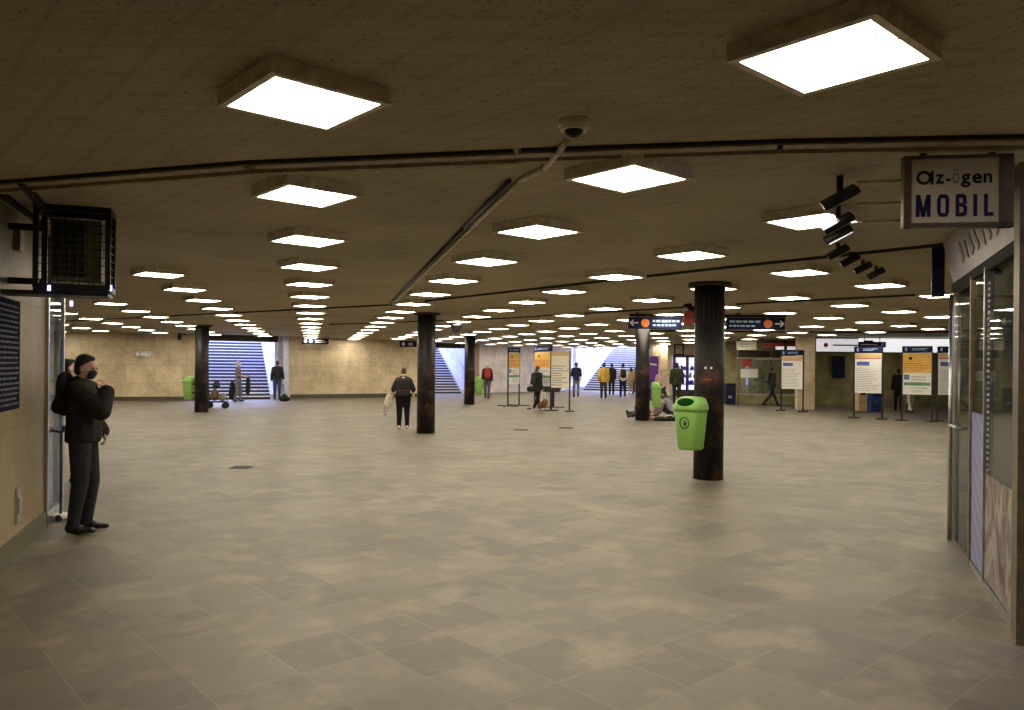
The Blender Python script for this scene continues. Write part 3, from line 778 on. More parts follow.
stand(fl(937, 421.3), fl(964, 422.3), .86, 2.2, 'G', 'notice stand partly hidden by the shop door post', True, 20)
q = at(872, 345, 29.2)
b = MB(); b.bbox(-.5, .5, -.04, .04, -.09, .12); o = b.build('hanging_sign', M['navy']); o.location = q
rt = tag(o, 'navy hanging sign just above and behind the white stand with blue title', 'sign')
b = MB(); b.bbox(.33, .43, -.045, -.04, -.03, .07); b.bbox(-.42, .2, -.045, -.04, 0, .03); b.build('pictogram', M['white'], o)
b = MB(); b.bbox(-.3, -.28, -.01, .01, .12, CEIL-q.z); b.bbox(.28, .3, -.01, .01, .12, CEIL-q.z); b.build('hanger', M['black'], o)

# ------------------------------------------------------------------ overhead direction signs
def hang(px0, px1, py0, py1, d, lab, arrow, name='direction_sign'):
    a, c = at(px0, py0, d), at(px1, py1, d); cx = (a.x+c.x)/2; W = c.x-a.x; z0 = c.z - .0; z1 = z0 + (py1-py0)/F*d
    rt = empty(name, (cx, d, z0), 0, lab, 'sign'); H = z1-z0
    b = MB(); b.bbox(-W/2, W/2, 0, .12, 0, H); b.build('sign_box', M['navy'], rt, .01)
    s = -1 if arrow == 'left' else 1
    ax = s*(W/2-.14*H/.3)
    b = MB(); l = .35*H
    b.bbox(ax-l, ax+l, -.008, 0, H*.46, H*.56)
    for t in (1, -1):
        b.box((ax+s*l*.6, -.004, H*.51+t*l*.33), (l*1.1, .008, H*.1), 0, Matrix.Rotation(s*t*.75, 4, 'Y'))
    b.build('arrow', M['white'], rt)
    b = MB(); b.disc((ax-s*H*.95, 0, H*.5), H*.36); b.build('orange_circle', M['orange'], rt)
    b = MB(); e = -s
    xa, xb = sorted((ax-s*H*1.6, -s*(W/2-.06)))
    r = random.Random(int(px0)); x = xa
    while x < xb-.04:
        w = r.uniform(.05, .14); x2 = min(x+w, xb); b.bbox(x, x2, -.006, 0, H*.58, H*.76); x = x2+.03
    x = xa
    while x < xa+(xb-xa)*.75:
        w = r.uniform(.04, .1); b.bbox(x, x+w, -.006, 0, H*.24, H*.38); x += w+.03
    b.build('lettering', M['paleblue'], rt)
    b = MB()
    for t in (-.33, .33): b.bbox(W*t-.012, W*t+.012, .05, .07, H, CEIL-z0)
    b.build('hanger', M['black'], rt)
    return rt
hang(629, 682, 317.5, 329, 18.3, 'dark overhead direction sign with left arrow and orange circle', 'left')
hang(727, 785, 318, 330, 18.3, 'dark overhead direction sign with orange circle and right arrow', 'right')
a, c = at(629, 314, 18.3), at(785, 313, 18.3)
b = MB(); b.bbox(a.x, c.x, 18.22, 18.28, CEIL-.1, CEIL-.04)
for t in (.05, .3, .5, .7, .95): b.bbox(a.x+(c.x-a.x)*t-.02, a.x+(c.x-a.x)*t+.02, 18.22, 18.28, CEIL-.05, CEIL)
tag(b.build('ceiling_rail', M['black']), 'long dark rail under the ceiling carrying the direction signs', 'rail')
p = at(690, 316, 15.6); rt = empty('ceiling_speaker', p, 0, 'red box speaker under the ceiling left of the nearest column', 'speaker')
b = MB(); b.bbox(-.12, .12, -.08, .08, -.17, .10); b.build('speaker_box', M['red'], rt, .012)
b = MB(); b.box((0, 0, .17), (.25, .2, .06), 0, Matrix.Rotation(.35, 4, 'Y')); b.bbox(-.03, .03, -.02, .02, .1, CEIL-p.z); b.build('bracket', M['black'], rt)
b = MB(); b.bbox(-.09, .09, -.086, -.08, -.16, -.05); b.build('label_panel', M['redbar'], rt)
def wallsign(px0, px1, py0, py1, d, lab, mat='navy', hanger=True, dots=2, prt='white'):
    a, c = at(px0, py0, d), at(px1, py1, d); W = c.x-a.x; H = a.z-c.z; cx = (a.x+c.x)/2
    rt = empty('direction_sign', (cx, d, c.z), 0, lab, 'sign')
    b = MB(); b.bbox(-W/2, W/2, 0, .1, 0, H); b.build('sign_box', M[mat], rt)
    b = MB()
    for k in range(dots): b.disc((-W/2+H*(.6+.95*k), 0, H/2), H*.3, t=.012, n=14)
    if dots: b.build('pictogram', M[prt], rt)
    b = MB(); r = random.Random(int(px0)); bars(b, -W/2+H*(.4+.95*dots), W/2-H*.25, H*.3, H*.85, 2, int(px0), -.0, .4); b.build('lettering', M[prt], rt)
    if hanger:
        b = MB(); b.bbox(-W*.4, -W*.38, .03, .06, H, CEIL-c.z); b.bbox(W*.38, W*.4, .03, .06, H, CEIL-c.z); b.build('hanger', M['black'], rt)
    return rt
wallsign(302, 328, 338.3, 344.3, 36.3, 'navy hanging sign with white pictograms right of the left staircase')
wallsign(400, 416.5, 341, 347, 39.5, 'navy hanging sign just left of the middle column', dots=1)
wallsign(134, 151, 351.3, 357, 32.6, 'small grey sign with white lettering on the far left wall', 'greybar', False, 1)
p = at(505, 361, 49.0); b = MB(); b.disc((0, 0, 0), .3, (.75, -.66, 0), .04); o = b.build('round_sign', M['purple']); o.location = p; tag(o, 'small round purple sign on the pale wall by the leftmost stand', 'sign')

# ------------------------------------------------------------------ right rear: pillar, metro fascia, shops
pl, pr = fl(797.5, 409.6), fl(813.5, 409.6)
b = MB(); b.bbox(pl.x, pr.x, pl.y, pl.y+.3, 0, CEIL); struct(b.build('wall_pillar', M['stone']))
def fascia_board(x0, x1, y, z0, z1, mat, lab, logo=True):
    rt = empty('fascia_sign', ((x0+x1)/2, y, z0), 0, lab, 'sign'); W = x1-x0; H = z1-z0
    b = MB(); b.bbox(-W/2, W/2, 0, .15, 0, H); b.build('sign_box', mat, rt)
    if logo:
        b = MB(); b.disc((-W/2+.32, 0, H*.5), .09); b.build('round_emblem', M['redbar'], rt)
        b = MB(); bars(b, -W/2+.6, -W/2+2.2, H*.44, H*.58, 1, 4, 0, .8); b.build('lettering', M['redbar'], rt)
    else:
        b = MB(); b.bbox(-W/2+.2, -W/2+.55, -.01, 0, H*.68, H*.85); b.build('lettering', M['navy'], rt)
    b = MB(); b.bbox(-W/2, -W/2+.06, .05, .1, H, CEIL-z0); b.bbox(W/2-.06, W/2, .05, .1, H, CEIL-z0); b.build('hanger', M['dark'], rt)
    return rt
fascia_board(pr.x+.02, at(859, 345, 31.4).x, 31.4, 2.36, 2.87, M['lightbox'], 'pale lit metro fascia with round dark red emblem right of the pillar')
fascia_board(at(859.5, 345, 31.4).x, 19.0, 31.4, 2.36, 2.90, M['lightbox2'], 'brightest white lit fascia panel above the orange-topped stand', False)
wall('wall_metro_header', (pr.x-.1, 31.9), (21, 31.9), 2.3, CEIL, M['dark'])
for i, (px, py, w, h, mt, lab) in enumerate(((877, 412, .5, 1.0, 'blue', 'blue ticket machine behind the white stand with blue title'), (731, 404.5, .42, .95, 'navy', 'blue cabinet in the passage right of the nearest column'), (863, 411.5, .34, 1.05, 'tan', 'yellowish cabinet behind the white stand with blue title'))):
    p = fl(px, py); rt = empty('ticket_machine', p, 0, lab, 'machine')
    b = MB(); b.bbox(-w/2, w/2, 0, .45, 0, h); b.build('casing', M[mt], rt, .02)
    b = MB(); b.bbox(-w*.32, w*.32, -.012, 0, h*.62, h*.88); b.build('screen', M['black'], rt)
    b = MB(); b.bbox(-w*.3, w*.1, -.015, 0, h*.3, h*.42); b.build('tray', M['steel'], rt)
p = at(839, 366, 35.0); b = MB(); b.bbox(-.28, .28, 0, .08, -.55, .45); o = b.build('dark_wall_panel', M['black']); o.location = p; tag(o, 'dark panel on the olive wall of the metro entrance left of white stand', 'screen')  # plain dark wall panel among the dark shapes of the entrance
b = MB(); b.bbox(-.24, .24, -.006, 0, -.5, .4); b.build('panel_face', M['navy'], o)
wallsign(737, 756.5, 341, 350, 34.3, 'white hanging sign with arrow over the glass kiosk', 'cream', True, 0, 'greybar')
rt = wallsign(757.5, 796, 340, 351, 33.8, 'dark maroon shop sign with red and white ovals left of the pillar', 'dark', True, 0, 'redbar')
b = MB()
for x in (.12, .62): b.ell((x, -.02, .24), (.23, .02, .17), 2)
b.build('oval_emblem', M['red'], rt)
b = MB()
for x in (.12, .62): b.box((x, -.04, .12), (.36, .01, .13))
b.build('oval_base', M['lightbox'], rt)
# glass kiosk (737-795)
k0, k1 = Vector((10.35, 35.9)), Vector((13.2, 35.4)); dk = k1-k0
ki = empty('glass_kiosk', (k0.x, k0.y, 0), math.atan2(dk.y, dk.x), 'dim glass-fronted kiosk between the nearest column and the pillar', 'kiosk'); KL = dk.length
b = MB(); b.bbox(0, KL, 0, .2, 0, .42); b.build('plinth', M['olive'], ki)
b = MB(); b.bbox(0, KL, -.03, .25, .42, .50); b.build('ledge', M['fascia'], ki)
for x in (0, KL*.5, KL-.06):
    b = MB(); b.bbox(x, x+.06, 0, .08, 0, 2.5); b.build('post', M['bronze'], ki)
b = MB(); b.bbox(.06, KL-.06, .02, .03, .5, 2.1); b.build('pane', M['glass'], ki)
b = MB(); b.bbox(0, KL, -.02, .3, 2.08, 2.15); b.build('transom', M['fascia'], ki)
b = MB(); b.bbox(0, KL, .02, .3, 2.15, CEIL-.01); b.build('header_panel', M['dark'], ki)
b = MB(); b.bbox(.15, KL-.1, .9, 1.0, .5, 2.05); b.build('back_panel', pm('kiosk_back_olive', (.50, .46, .26), .8, var=.3, scale=3), ki)
for x, z, w, h, mt in ((.22, 1.72, .42, .36, 'redbar'), (.15, 1.22, .75, .40, 'white')):
    b = MB(); b.bbox(x, x+w, -.012, .018, z, z+h); b.bbox(x+.08, x+w-.1, -.016, -.012, z+h*.3, z+h*.42); n = b.build('notice', M[mt], ki)
# purple framed lit shop (672-697)
s0 = Vector((9.3, 45.1)); s1 = Vector((10.55, 44.3)); ds = s1-s0
ps = empty('purple_shop', (s0.x, s0.y, 0), math.atan2(ds.y, ds.x), 'brightly lit little shop with purple frames behind the man in olive', 'shop'); PLn = ds.length
b = MB(); b.bbox(.05, PLn, .35, .4, .35, 2.25); b.build('lit_interior', M['shopglow'], ps)
for x in (0, PLn*.52, PLn-.05):
    b = MB(); b.bbox(x, x+.13, -.05, .1, 0, 2.3); b.build('post', M['purple'], ps)
b = MB(); b.bbox(0, PLn, -.05, .12, 2.22, 2.36); b.build('head_rail', M['purple'], ps)
b = MB(); b.bbox(0, PLn, -.02, .3, 0, .38); b.build('plinth', M['dark'], ps)
r = random.Random(5)
for k in range(3):
    b = MB(); b.bbox(.15, PLn-.1, .2, .34, .65+k*.42, .68+k*.42); sh = b.build('shelf', M['greybar'], ps)
    for mt in ('bluebar', 'greybar', 'purple'):
        b = MB()
        for q in range(4):
            x = r.uniform(.18, PLn-.25); b.bbox(x, x+.09, .18, .3, .68+k*.42, .68+k*.42+r.uniform(.1, .26))
        b.build('shelf_goods', M[mt], sh)
p = at(653, 370, 40.5); b = MB(); b.bbox(-.42, .28, 0, .1, -p.z, .72); o = b.build('poster_panel', M['purple']); o.location = p
tag(o, 'purple poster panel beside the column with seated people', 'poster'); 
b = MB(); b.box((-.07, -.01, .3), (.55, .01, .10), 0, Matrix.Rotation(.12, 4, 'Y')); b.build('white_stroke', M['white'], o)
p = at(679, 349, 43.3); b = MB()
for x0, x1, z0, z1 in ((-.27, .27, .22, .29), (-.27, .27, -.33, -.26), (-.27, -.2, -.33, .29), (.2, .27, -.33, .29)): b.bbox(x0, x1, 0, .06, z0, z1)
o = empty('wall_frame', p, 0, 'dark empty picture frame above the lit shop with purple frames', 'frame'); b.build('frame', M['black'], o)
b = MB(); b.bbox(-.2, .2, .03, .05, -.26, .22); b.build('pane', M['cream'], o)
for i, px in enumerate((655, 663.5)):
    p = fl(px, 398.5); b = MB(); b.bbox(-.2, .2, 0, .35, 0, CEIL); o = b.build('pilaster', M['stone']); o.location = p
    tag(o, ['left of two beige stone pilasters by the seated people', 'right of two beige stone pilasters by the seated people'][i], 'pilaster')

# floor grates
for i, (px, py, lab) in enumerate(((242, 467.5, 'dark metal floor grate in the left middle of the floor'), (521, 430, 'small dark floor cover, left of the two near the stands'), (566, 428, 'small dark floor cover, right of the two near the stands'))):
    p = fl(px, py); rt = empty('floor_grate', p, 0, lab, 'floor grate')
    b = MB(); s = .17 if i == 0 else .2; b.bbox(-s, s, -s, s, 0, .006); b.build('frame', M['base_dark'], rt)
    b = MB()
    for k in range(7): b.bbox(-s*.85, s*.85, -s*.85+k*s*.26, -s*.85+k*s*.26+s*.13, .006, .012)
    b.build('bars', M['black'], rt)

# ------------------------------------------------------------------ people
_ico = bmesh.new(); bmesh.ops.create_icosphere(_ico, subdivisions=2, radius=1); ICO = [v.co.copy() for v in _ico.verts]; _ico.free()
class Blob:
    def __init__(s): s.v = []; s.f = []
    def hull(s, c0, r0, c1=None, r1=None, T=None):
        r0 = (r0,)*3 if isinstance(r0, (int, float)) else r0
        pts = [Vector((c0[0]+p.x*r0[0], c0[1]+p.y*r0[1], c0[2]+p.z*r0[2])) for p in ICO]
        if c1 is not None:
            r1 = r0 if r1 is None else ((r1,)*3 if isinstance(r1, (int, float)) else r1)
            pts += [Vector((c1[0]+p.x*r1[0], c1[1]+p.y*r1[1], c1[2]+p.z*r1[2])) for p in ICO]
        if T: pts = [T @ p for p in pts]
        bm = bmesh.new()
        for p in pts: bm.verts.new(p)
        res = bmesh.ops.convex_hull(bm, input=bm.verts)
        bmesh.ops.delete(bm, geom=[v for v in bm.verts if not v.link_faces], context='VERTS')
        bm.verts.index_update(); o = len(s.v)
        s.v += [v.co.copy() for v in bm.verts]; s.f += [[v.index+o for v in f.verts] for f in bm.faces]
        bm.free()
    def chain(s, pts, rs):
        for i in range(len(pts)-1): s.hull(pts[i], rs[i], pts[i+1], rs[i+1])
    def build(s, name, mat, parent, voxel=.014, it=3):
        me = bpy.data.meshes.new(name); me.from_pydata([tuple(v) for v in s.v], [], s.f); me.materials.append(mat)
        o = bpy.data.objects.new(name, me); COL.objects.link(o); o.parent = parent
        m = o.modifiers.new('r', 'REMESH'); m.mode = 'VOXEL'; m.voxel_size = voxel; m.use_smooth_shade = True
        m = o.modifiers.new('s', 'SMOOTH'); m.factor = .5; m.iterations = it
        PENDING.append(o); return o
def hand(b, wrist, fdir, palm_n, side, S, curl=.5, r=.0095):
    """palm + four unequal bent fingers + side thumb; side=+1/-1 says on which side the thumb lies."""
    w = Vector(wrist); d = Vector(fdir).normalized(); n = Vector(palm_n); n = (n - d*n.dot(d)).normalized(); t = d.cross(n)*side
    R = Matrix((t, d, n)).transposed().to_4x4(); T = Matrix.Translation(w) @ R
    b.hull((0, .01, 0), (.024*S, .02*S, .016*S), (0, .075*S, 0), (.040*S, .022*S, .014*S), T)
    for i, (x, L) in enumerate(((.031, .068), (.010, .078), (-.011, .072), (-.031, .056))):
        a = Vector((x*S, .09*S, 0)); m1 = a + Vector((x*.15*S, math.cos(curl)*L*.5*S, math.sin(curl)*L*.5*S)); m2 = m1 + Vector((0, math.cos(curl*2)*L*.5*S, math.sin(curl*2)*L*.5*S))
        b.hull(a, r*S, m1, r*.95*S, T); b.hull(m1, r*.95*S, m2, r*.8*S, T)
    a = Vector((.026*S, .03*S, .004*S)); m1 = a + Vector((.034*S, .030*S, .012*S)); m2 = m1 + Vector((.006*S, .030*S, .012*S))
    b.hull(a, .014*S, m1, .011*S, T); b.hull(m1, .011*S, m2, .009*S, T)

def person(loc, yaw, h, lab, top, bottom, shoes, hairm, skin='skin2', pose=None, top_kind='jacket', hair='short', loose=.018, sleeve=1.0, voxel=.015, face=True, lean=0.0, head=(0, 0),
           skirt=False, wide=1.0, hem=.90, root_z=0.0, group=None, curl=.5, legw=.02):
    S = h/1.75; P = pose or {}
    rt = empty('person', loc, yaw, lab, 'person', group)
    cl, sl = math.cos(lean), math.sin(lean); piv = Vector((0, 0, .95))
    def U(p):
        p = Vector(p)-piv; return Vector((p.x, p.y*cl + p.z*sl, -p.y*sl + p.z*cl)) + piv
    J = dict(pelvis=(0, 0, .95), waist=(0, .0, 1.10), chest=(0, .0, 1.30), neck=(0, -.01, 1.46), skull=(0, .01, 1.53))
    for k in ('waist', 'chest', 'neck', 'skull'): J[k] = U(J[k])
    for s, t in ((-1, 'L'), (1, 'R')):
        J['sh'+t] = U((s*.165*wide, -.005, 1.395)); J['el'+t] = U((s*.205*wide, -.04, 1.12)); J['wr'+t] = U((s*.215*wide, .05, .88))
        J['hip'+t] = Vector((s*.088*wide, 0, .90)); J['kn'+t] = Vector((s*.095, .025, .49)); J['an'+t] = Vector((s*.10, -.02, .085))
        J['toe'+t] = Vector((0, .17, -.045)); J['hd'+t] = None; J['pn'+t] = Vector((-s, .2, 0))
    J.update({k: (Vector(v) if v is not None else None) for k, v in P.items()})
    z0 = Vector((0, 0, root_z))
    for k in J:
        if J[k] is not None and not (k.startswith('toe') or k.startswith('hd') or k.startswith('pn')): J[k] = (Vector(J[k]) + z0)*S
    def hx(c, sy=1.0): return c
    sk = M[skin]
    # head frame
    hy, hp = head
    HT = Matrix.Translation(J['skull']) @ Matrix.Rotation(hy, 4, 'Z') @ Matrix.Rotation(-lean*.6 - hp, 4, 'X') @ Matrix.Scale(S, 4)
    b = Blob()
    b.hull(J['pelvis'], (.125*S*wide, .085*S, .09*S), J['waist'], (.11*S*wide, .075*S, .07*S))
    b.hull(J['waist'], (.11*S*wide, .075*S, .07*S), J['chest'], (.135*S*wide, .085*S, .10*S))
    b.hull(J['shL'], .042*S, J['shR'], .042*S); b.hull(J['chest'], (.135*S*wide, .085*S, .1*S), J['neck'], .055*S)
    b.hull(J['neck'], .054*S, J['skull']+Vector((0, 0, .02*S)), .05*S)
    b.hull((0, -.012, .105), (.073, .090, .082), (0, .0, .075), (.070, .085, .06), HT)          # skull
    b.hull((0, .012, .055), (.064, .075, .05), (0, .042, -.005), (.036, .036, .026), HT)          # jaw and chin
    b.hull((0, .086, .085), (.009, .010, .012), (0, .106, .048), (.014, .013, .011), HT)         # nose
    b.hull((-.035, .076, .098), (.018, .012, .008), (.035, .076, .098), (.018, .012, .008), HT)   # brow
    for s in (-1, 1): b.hull((s*.074, -.005, .055), (.010, .022, .032), None, None, HT)
    for t, s in (('L', -1), ('R', 1)):
        b.chain([J['sh'+t], J['el'+t], J['wr'+t]], [.046*S, .036*S, .025*S])
        fd = J['hd'+t] if J['hd'+t] is not None else (J['wr'+t]-J['el'+t])
        hand(b, J['wr'+t], fd, J['pn'+t], s, S, curl)
        b.chain([J['hip'+t], J['kn'+t], J['an'+t]], [.072*S, .048*S, .034*S])
        b.hull(J['an'+t], .034*S, J['an'+t] + (J['toe'+t]*.6 + Vector((0, 0, -.025)))*S, (.028*S, .03*S, .016*S))
    b.build('body', sk, rt, min(voxel, .012), 2)
    # clothes
    b = Blob(); e = loose
    hemz = Vector((0, 0, (hem-.95)*S))
    pel = J['pelvis'] + hemz if lean < .8 else J['pelvis']
    b.hull(pel, ((.145*wide+e)*S, (.10+e)*S, .05*S), J['waist'], ((.128*wide+e)*S, (.09+e)*S, .07*S))
    b.hull(J['waist'], ((.128*wide+e)*S, (.09+e)*S, .07*S), J['chest'], ((.155*wide+e)*S, (.10+e)*S, .11*S))
    b.hull(J['chest'], ((.155*wide+e)*S, (.10+e)*S, .1*S), (J['shL']+J['shR'])/2, (.12*S, .07*S, .04*S))
    b.hull(J['shL'].lerp(J['shR'], .1), (.05+e*.6)*S, J['shR'].lerp(J['shL'], .1), (.05+e*.6)*S)
    nk = J['neck']+Vector((0, 0, -.015*S))
    for t in 'LR': b.hull(nk, (.060+e*.2)*S, J['sh'+t].lerp(nk, .25), (.052+e*.5)*S)
    for t in 'LR':
        b.hull(J['sh'+t], (.050+e*.6)*S, J['el'+t], (.043+e*.8)*S)
        if sleeve > 0: b.hull(J['el'+t], (.043+e*.8)*S, J['el'+t].lerp(J['wr'+t], sleeve), (.033+e*.7)*S)
    b.build(top_kind, top, rt, voxel)
    b = Blob(); e2 = legw
    if skirt:
        b.hull(J['pelvis'], (.155*S*wide, .115*S, .07*S), (J['knL']+J['knR'])/2, (.19*S, .15*S, .05*S))
        b.build('skirt', bottom, rt, voxel)
    else:
        b.hull(J['hipL'], (.088*S, .10*S, .09*S), J['hipR'], (.088*S, .10*S, .09*S)); b.hull(J['pelvis'], (.137*S*wide, .095*S, .07*S))
        for t in 'LR': b.chain([J['hip'+t], J['kn'+t], J['an'+t]+Vector((0, 0, -.015*S))], [(.083+e2)*S, (.055+e2)*S, (.042+min(e2, .014))*S])
        b.build('trousers', bottom, rt, voxel)
    for t in 'LR':
        b = Blob(); a = J['an'+t]; toe = J['toe'+t]*S; up = Vector((0, 0, 0))
        b.hull(a + Vector((0, 0, -.022*S)) - toe*.12, (.045*S, .05*S, .056*S), a + toe*.35 + Vector((0, 0, -.02*S)), (.048*S, .05*S, .052*S))
        b.hull(a + toe*.35 + Vector((0, 0, -.025*S)), (.046*S, .05*S, .035*S), a + toe*1.0, (.040*S, .045*S, .026*S))
        b.build('shoe', shoes, rt, voxel*.8)
    # hair and face
    b = Blob()
    if hair != 'bald':
        b.hull((0, -.025, .125), (.081, .090, .078), (0, -.04, .09), (.079, .075, .075), HT); b.hull((0, -.045, .085), (.078, .066, .07), (0, -.055, .03), (.066, .052, .05), HT)
        b.hull((0, .016, .170), (.060, .056, .024), (0, -.03, .15), (.076, .072, .055), HT)
        if hair in ('long',):
            b.hull((0, -.055, .08), (.085, .055, .07), (0, -.07, -.12), (.095, .035, .06), HT)
        if hair == 'bun':
            b.hull((0, -.06, .17), (.045, .045, .045), (0, -.10, .19), (.05, .05, .05), HT)
        b.build('hair', hairm, rt, min(voxel, .013), 2)
    else:
        b.hull((-.07, -.02, .04), (.012, .035, .03), None, None, HT); b.hull((.07, -.02, .04), (.012, .035, .03), None, None, HT); b.hull((0, -.09, .05), (.05, .012, .03), None, None, HT)
        b.build('hair', hairm, rt, .012, 1)
    if face:
        for s in (-1, 1):
            mb = MB(); mb.ell(HT @ Vector((s*.031, .083, .078)), (.010*S, .010*S, .009*S), 2); mb.build('eye', M['eye'], rt)
        mb = MB(); mb.ell(HT @ Vector((0, .078, .012)), (.024*S, .010*S, .007*S), 2); mb.build('mouth', M['lip'], rt)
    return rt, J, HT, S

def backpack(parent, J, S, mat, w=.15, h=.24, off=-.19, z=0.0, lean=0.0):
    b = Blob(); c0 = J['chest']; c = c0 + Vector((0, 0, z)); 
    b.hull((c.x, c.y+off*S, c.z+.08*S), (w*S, .07*S, .10*S), (c.x, c.y+(off-.0)*S, c.z-(h-.02)*S), (w*S, .085*S, .09*S))
    b.hull((c.x, c.y+(off-.07)*S, c.z-.16*S), (w*.75*S, .05*S, .08*S))
    r = b.build('backpack', mat, None, .015); r.parent = parent
    mb = MB()
    for s in (-1, 1): mb.tube([(c.x+s*.09*S, c.y+(off+.03)*S, c0.z+.12*S), (s*.10*S+c.x, c.y-.02*S, c0.z+.175*S), (s*.11*S+c.x, c.y+.115*S, c0.z+.08*S), (s*.12*S+c.x, c.y+.09*S, c0.z-.12*S)], .014*S, 6)
    mb.build('strap', mat, r); return r

# 1. man at left on the phone: faces right, mask, right hand at his mouth
pos = fl(82.5, 532.5)
rt, J, HT, S = person(pos, math.radians(-78), 1.77, 'masked man in a black padded jacket holding his hand to his face by left wall', cloth('black_jacket', (.018, .014, .012)), cloth('charcoal_jeans', (.022, .021, .024)),
    pm('black_leather_shoe', (.012, .011, .010), .4), M['hairblack'], 'skin', dict(
    elR=(.23, .22, 1.19), wrR=(.10, .235, 1.385), hdR=(-.22, -.30, .9), pnR=(-.5, -.8, -.2), elL=(-.23, -.02, 1.14), wrL=(-.20, .12, .95), hdL=(.3, .3, -.6), pnL=(.5, -.8, 0),
    knR=(.09, .0, .49), anR=(.10, -.06, .085), knL=(-.09, .05, .49), anL=(-.10, .0, .085)), voxel=.013, loose=.062, wide=1.06, hem=.90, head=(-.2, .16), curl=.75, legw=.024, sleeve=.9)
b = Blob(); b.hull((0, .062, .035), (.052, .050, .034), (0, .052, -.012), (.038, .042, .022), HT); b.build('face_mask', cloth('navy_mask', (.05, .05, .085)), rt, .009, 2)
b = Blob(); b.hull(J['neck']+Vector((0, -.05, .02)), (.10, .06, .045), J['neck']+Vector((0, -.07, -.04)), (.13, .06, .06)); b.build('hood', cloth('black_hood', (.016, .014, .013)), rt, .014)
b = MB(); b.tube([(-.2, .12, 1.02), (0, .165, 1.0)], .006); b.tube([(.172, .02, .93), (.0, .178, .94), (-.17, .02, .93)], .012); b.build('jacket_hem_cord', M['blackmatt'], rt)
bp = backpack(rt, J, S, cloth('black_backpack', (.013, .014, .017)), .13, .19, -.165, .09)

# 2. woman with a bun just behind him
p2 = Vector((-5.93, 10.7, 0))
person(p2, math.radians(-70), 1.74, 'person with dark hair in a bun half hidden behind the masked man', cloth('white_collared_top', (.55, .54, .52)), M['blackmatt'], M['black'], M['hairblack'], 'skin2', lean=-.17, hair='bun')

# 3. woman walking away, middle
pos = fl(403, 429)
rt, J, HT, S = person(pos, math.radians(6), 1.66, 'woman walking away in a dark top and black leggings, cream bag on her arm', cloth('charcoal_blouse', (.030, .028, .027)), cloth('black_leggings', (.009, .009, .010)),
    pm('white_trainer', (.75, .72, .66), .5), M['hairbrown'], 'skin2', dict(elL=(-.27, .08, 1.09), wrL=(-.29, .17, .90), elR=(.27, .08, 1.08), wrR=(.27, .12, .86), neck=(0, .10, 1.43), skull=(0, .17, 1.485), shL=(-.165, .10, 1.335), shR=(.165, .10, 1.335),  knL=(-.10, .04, .49), anL=(-.11, -.03, .085), knR=(.10, .05, .50), anR=(.11, -.0, .085)),
    'blouse', 'short', .04, .15, .014, True, .14, (0, .40), wide=1.20, hem=.93, legw=.032)
b = Blob(); b.hull((0, -.05, .12), (.07, .06, .06), (0, -.10, .10), (.04, .045, .04), HT); b.build('hair_knot', M['hairbrown'], rt, .012)
b = Blob(); b.hull((-.15, -.04, 1.0), (.10, .09, .02), (.15, -.04, 1.0), (.10, .09, .02)); b.build('waist_scarf', cloth('maroon_scarf', (.10, .04, .045)), rt, .014)
w = pos + Matrix.Rotation(math.radians(6), 3, 'Z') @ J['wrL']
bg = empty('shoulder_bag', w + Vector((-.10, .0, -.16)), 0, 'cream cloth bag hanging from the arm of the walking woman', 'bag')
b = Blob(); b.hull((0, 0, .14), (.09, .05, .09), (-.03, 0, -.05), (.12, .06, .11)); b.build('bag_body', cloth('cream_bag', (.66, .58, .44)), bg, .014)
b = MB(); b.tube([(-.12, 0, -.05), (-.13, 0, -.28), (-.09, 0, -.36), (-.06, 0, -.25), (-.04, 0, -.1)], .012); b.build('strap', cloth('tan_strap', (.35, .26, .16)), bg)

jeans = cloth('blue_jeans', (.05, .06, .11)); dkj = cloth('dark_jacket', (.02, .02, .024)); grey = cloth('grey_trousers', (.16, .155, .165)); blk_shoe = pm('dark_shoe', (.02, .018, .017), .5); wht_shoe = pm('pale_shoe', (.6, .58, .55), .5)
# 4. older man by the left stairs
pos = fl(238, 401.8)
rt, J, HT, S = person(pos, math.radians(-85), 1.80, 'bald man in patterned shirt and grey trousers holding a bag before the left stairs', pm('patterned_shirt', (.17, .14, .13), .85, var=.6, scale=9), grey, blk_shoe, M['hairgrey'], 'skin2',
    dict(elR=(.24, .02, 1.12), wrR=(.20, .28, 1.08), hdR=(0, 1, 0), elL=(-.24, .02, 1.12), wrL=(-.18, .28, 1.08), hdL=(0, 1, 0), knR=(.1, .0, .49), anR=(.1, -.13, .085), knL=(-.1, .07, .49), anL=(-.1, .06, .085)), 'shirt', 'bald', .02, .1, hem=.95)
g = empty('guitar_case', pos + Vector((.40, .05, .45)), math.radians(-20), 'black bag hanging from the forearm of the bald man', 'bag')
b = Blob(); b.hull((0, 0, .0), (.13, .07, .12), (0.02, 0, .50), (.10, .06, .10)); b.build('bag_body', M['blackmatt'], g, .015)
b = MB(); b.tube([(-.06, 0, .55), (-.04, 0, .66), (.05, 0, .66), (.08, 0, .55)], .012); b.build('handle', M['black'], g)
g['category'] = 'bag'; g.name = 'carry_bag'
g = empty('carry_bag', pos + Vector((-.33, .22, .0)), 0.3, 'dark bag standing behind the bald man on the step', 'bag')
b = Blob(); b.hull((0, 0, .35), (.16, .10, .30), (0, 0, .75), (.10, .07, .12)); b.build('bag_body', M['blackmatt'], g, .015)
b = MB(); b.tube([(-.05, 0, .83), (-.03, 0, .93), (.03, 0, .93), (.05, 0, .83)], .012); b.build('handle', M['black'], g)
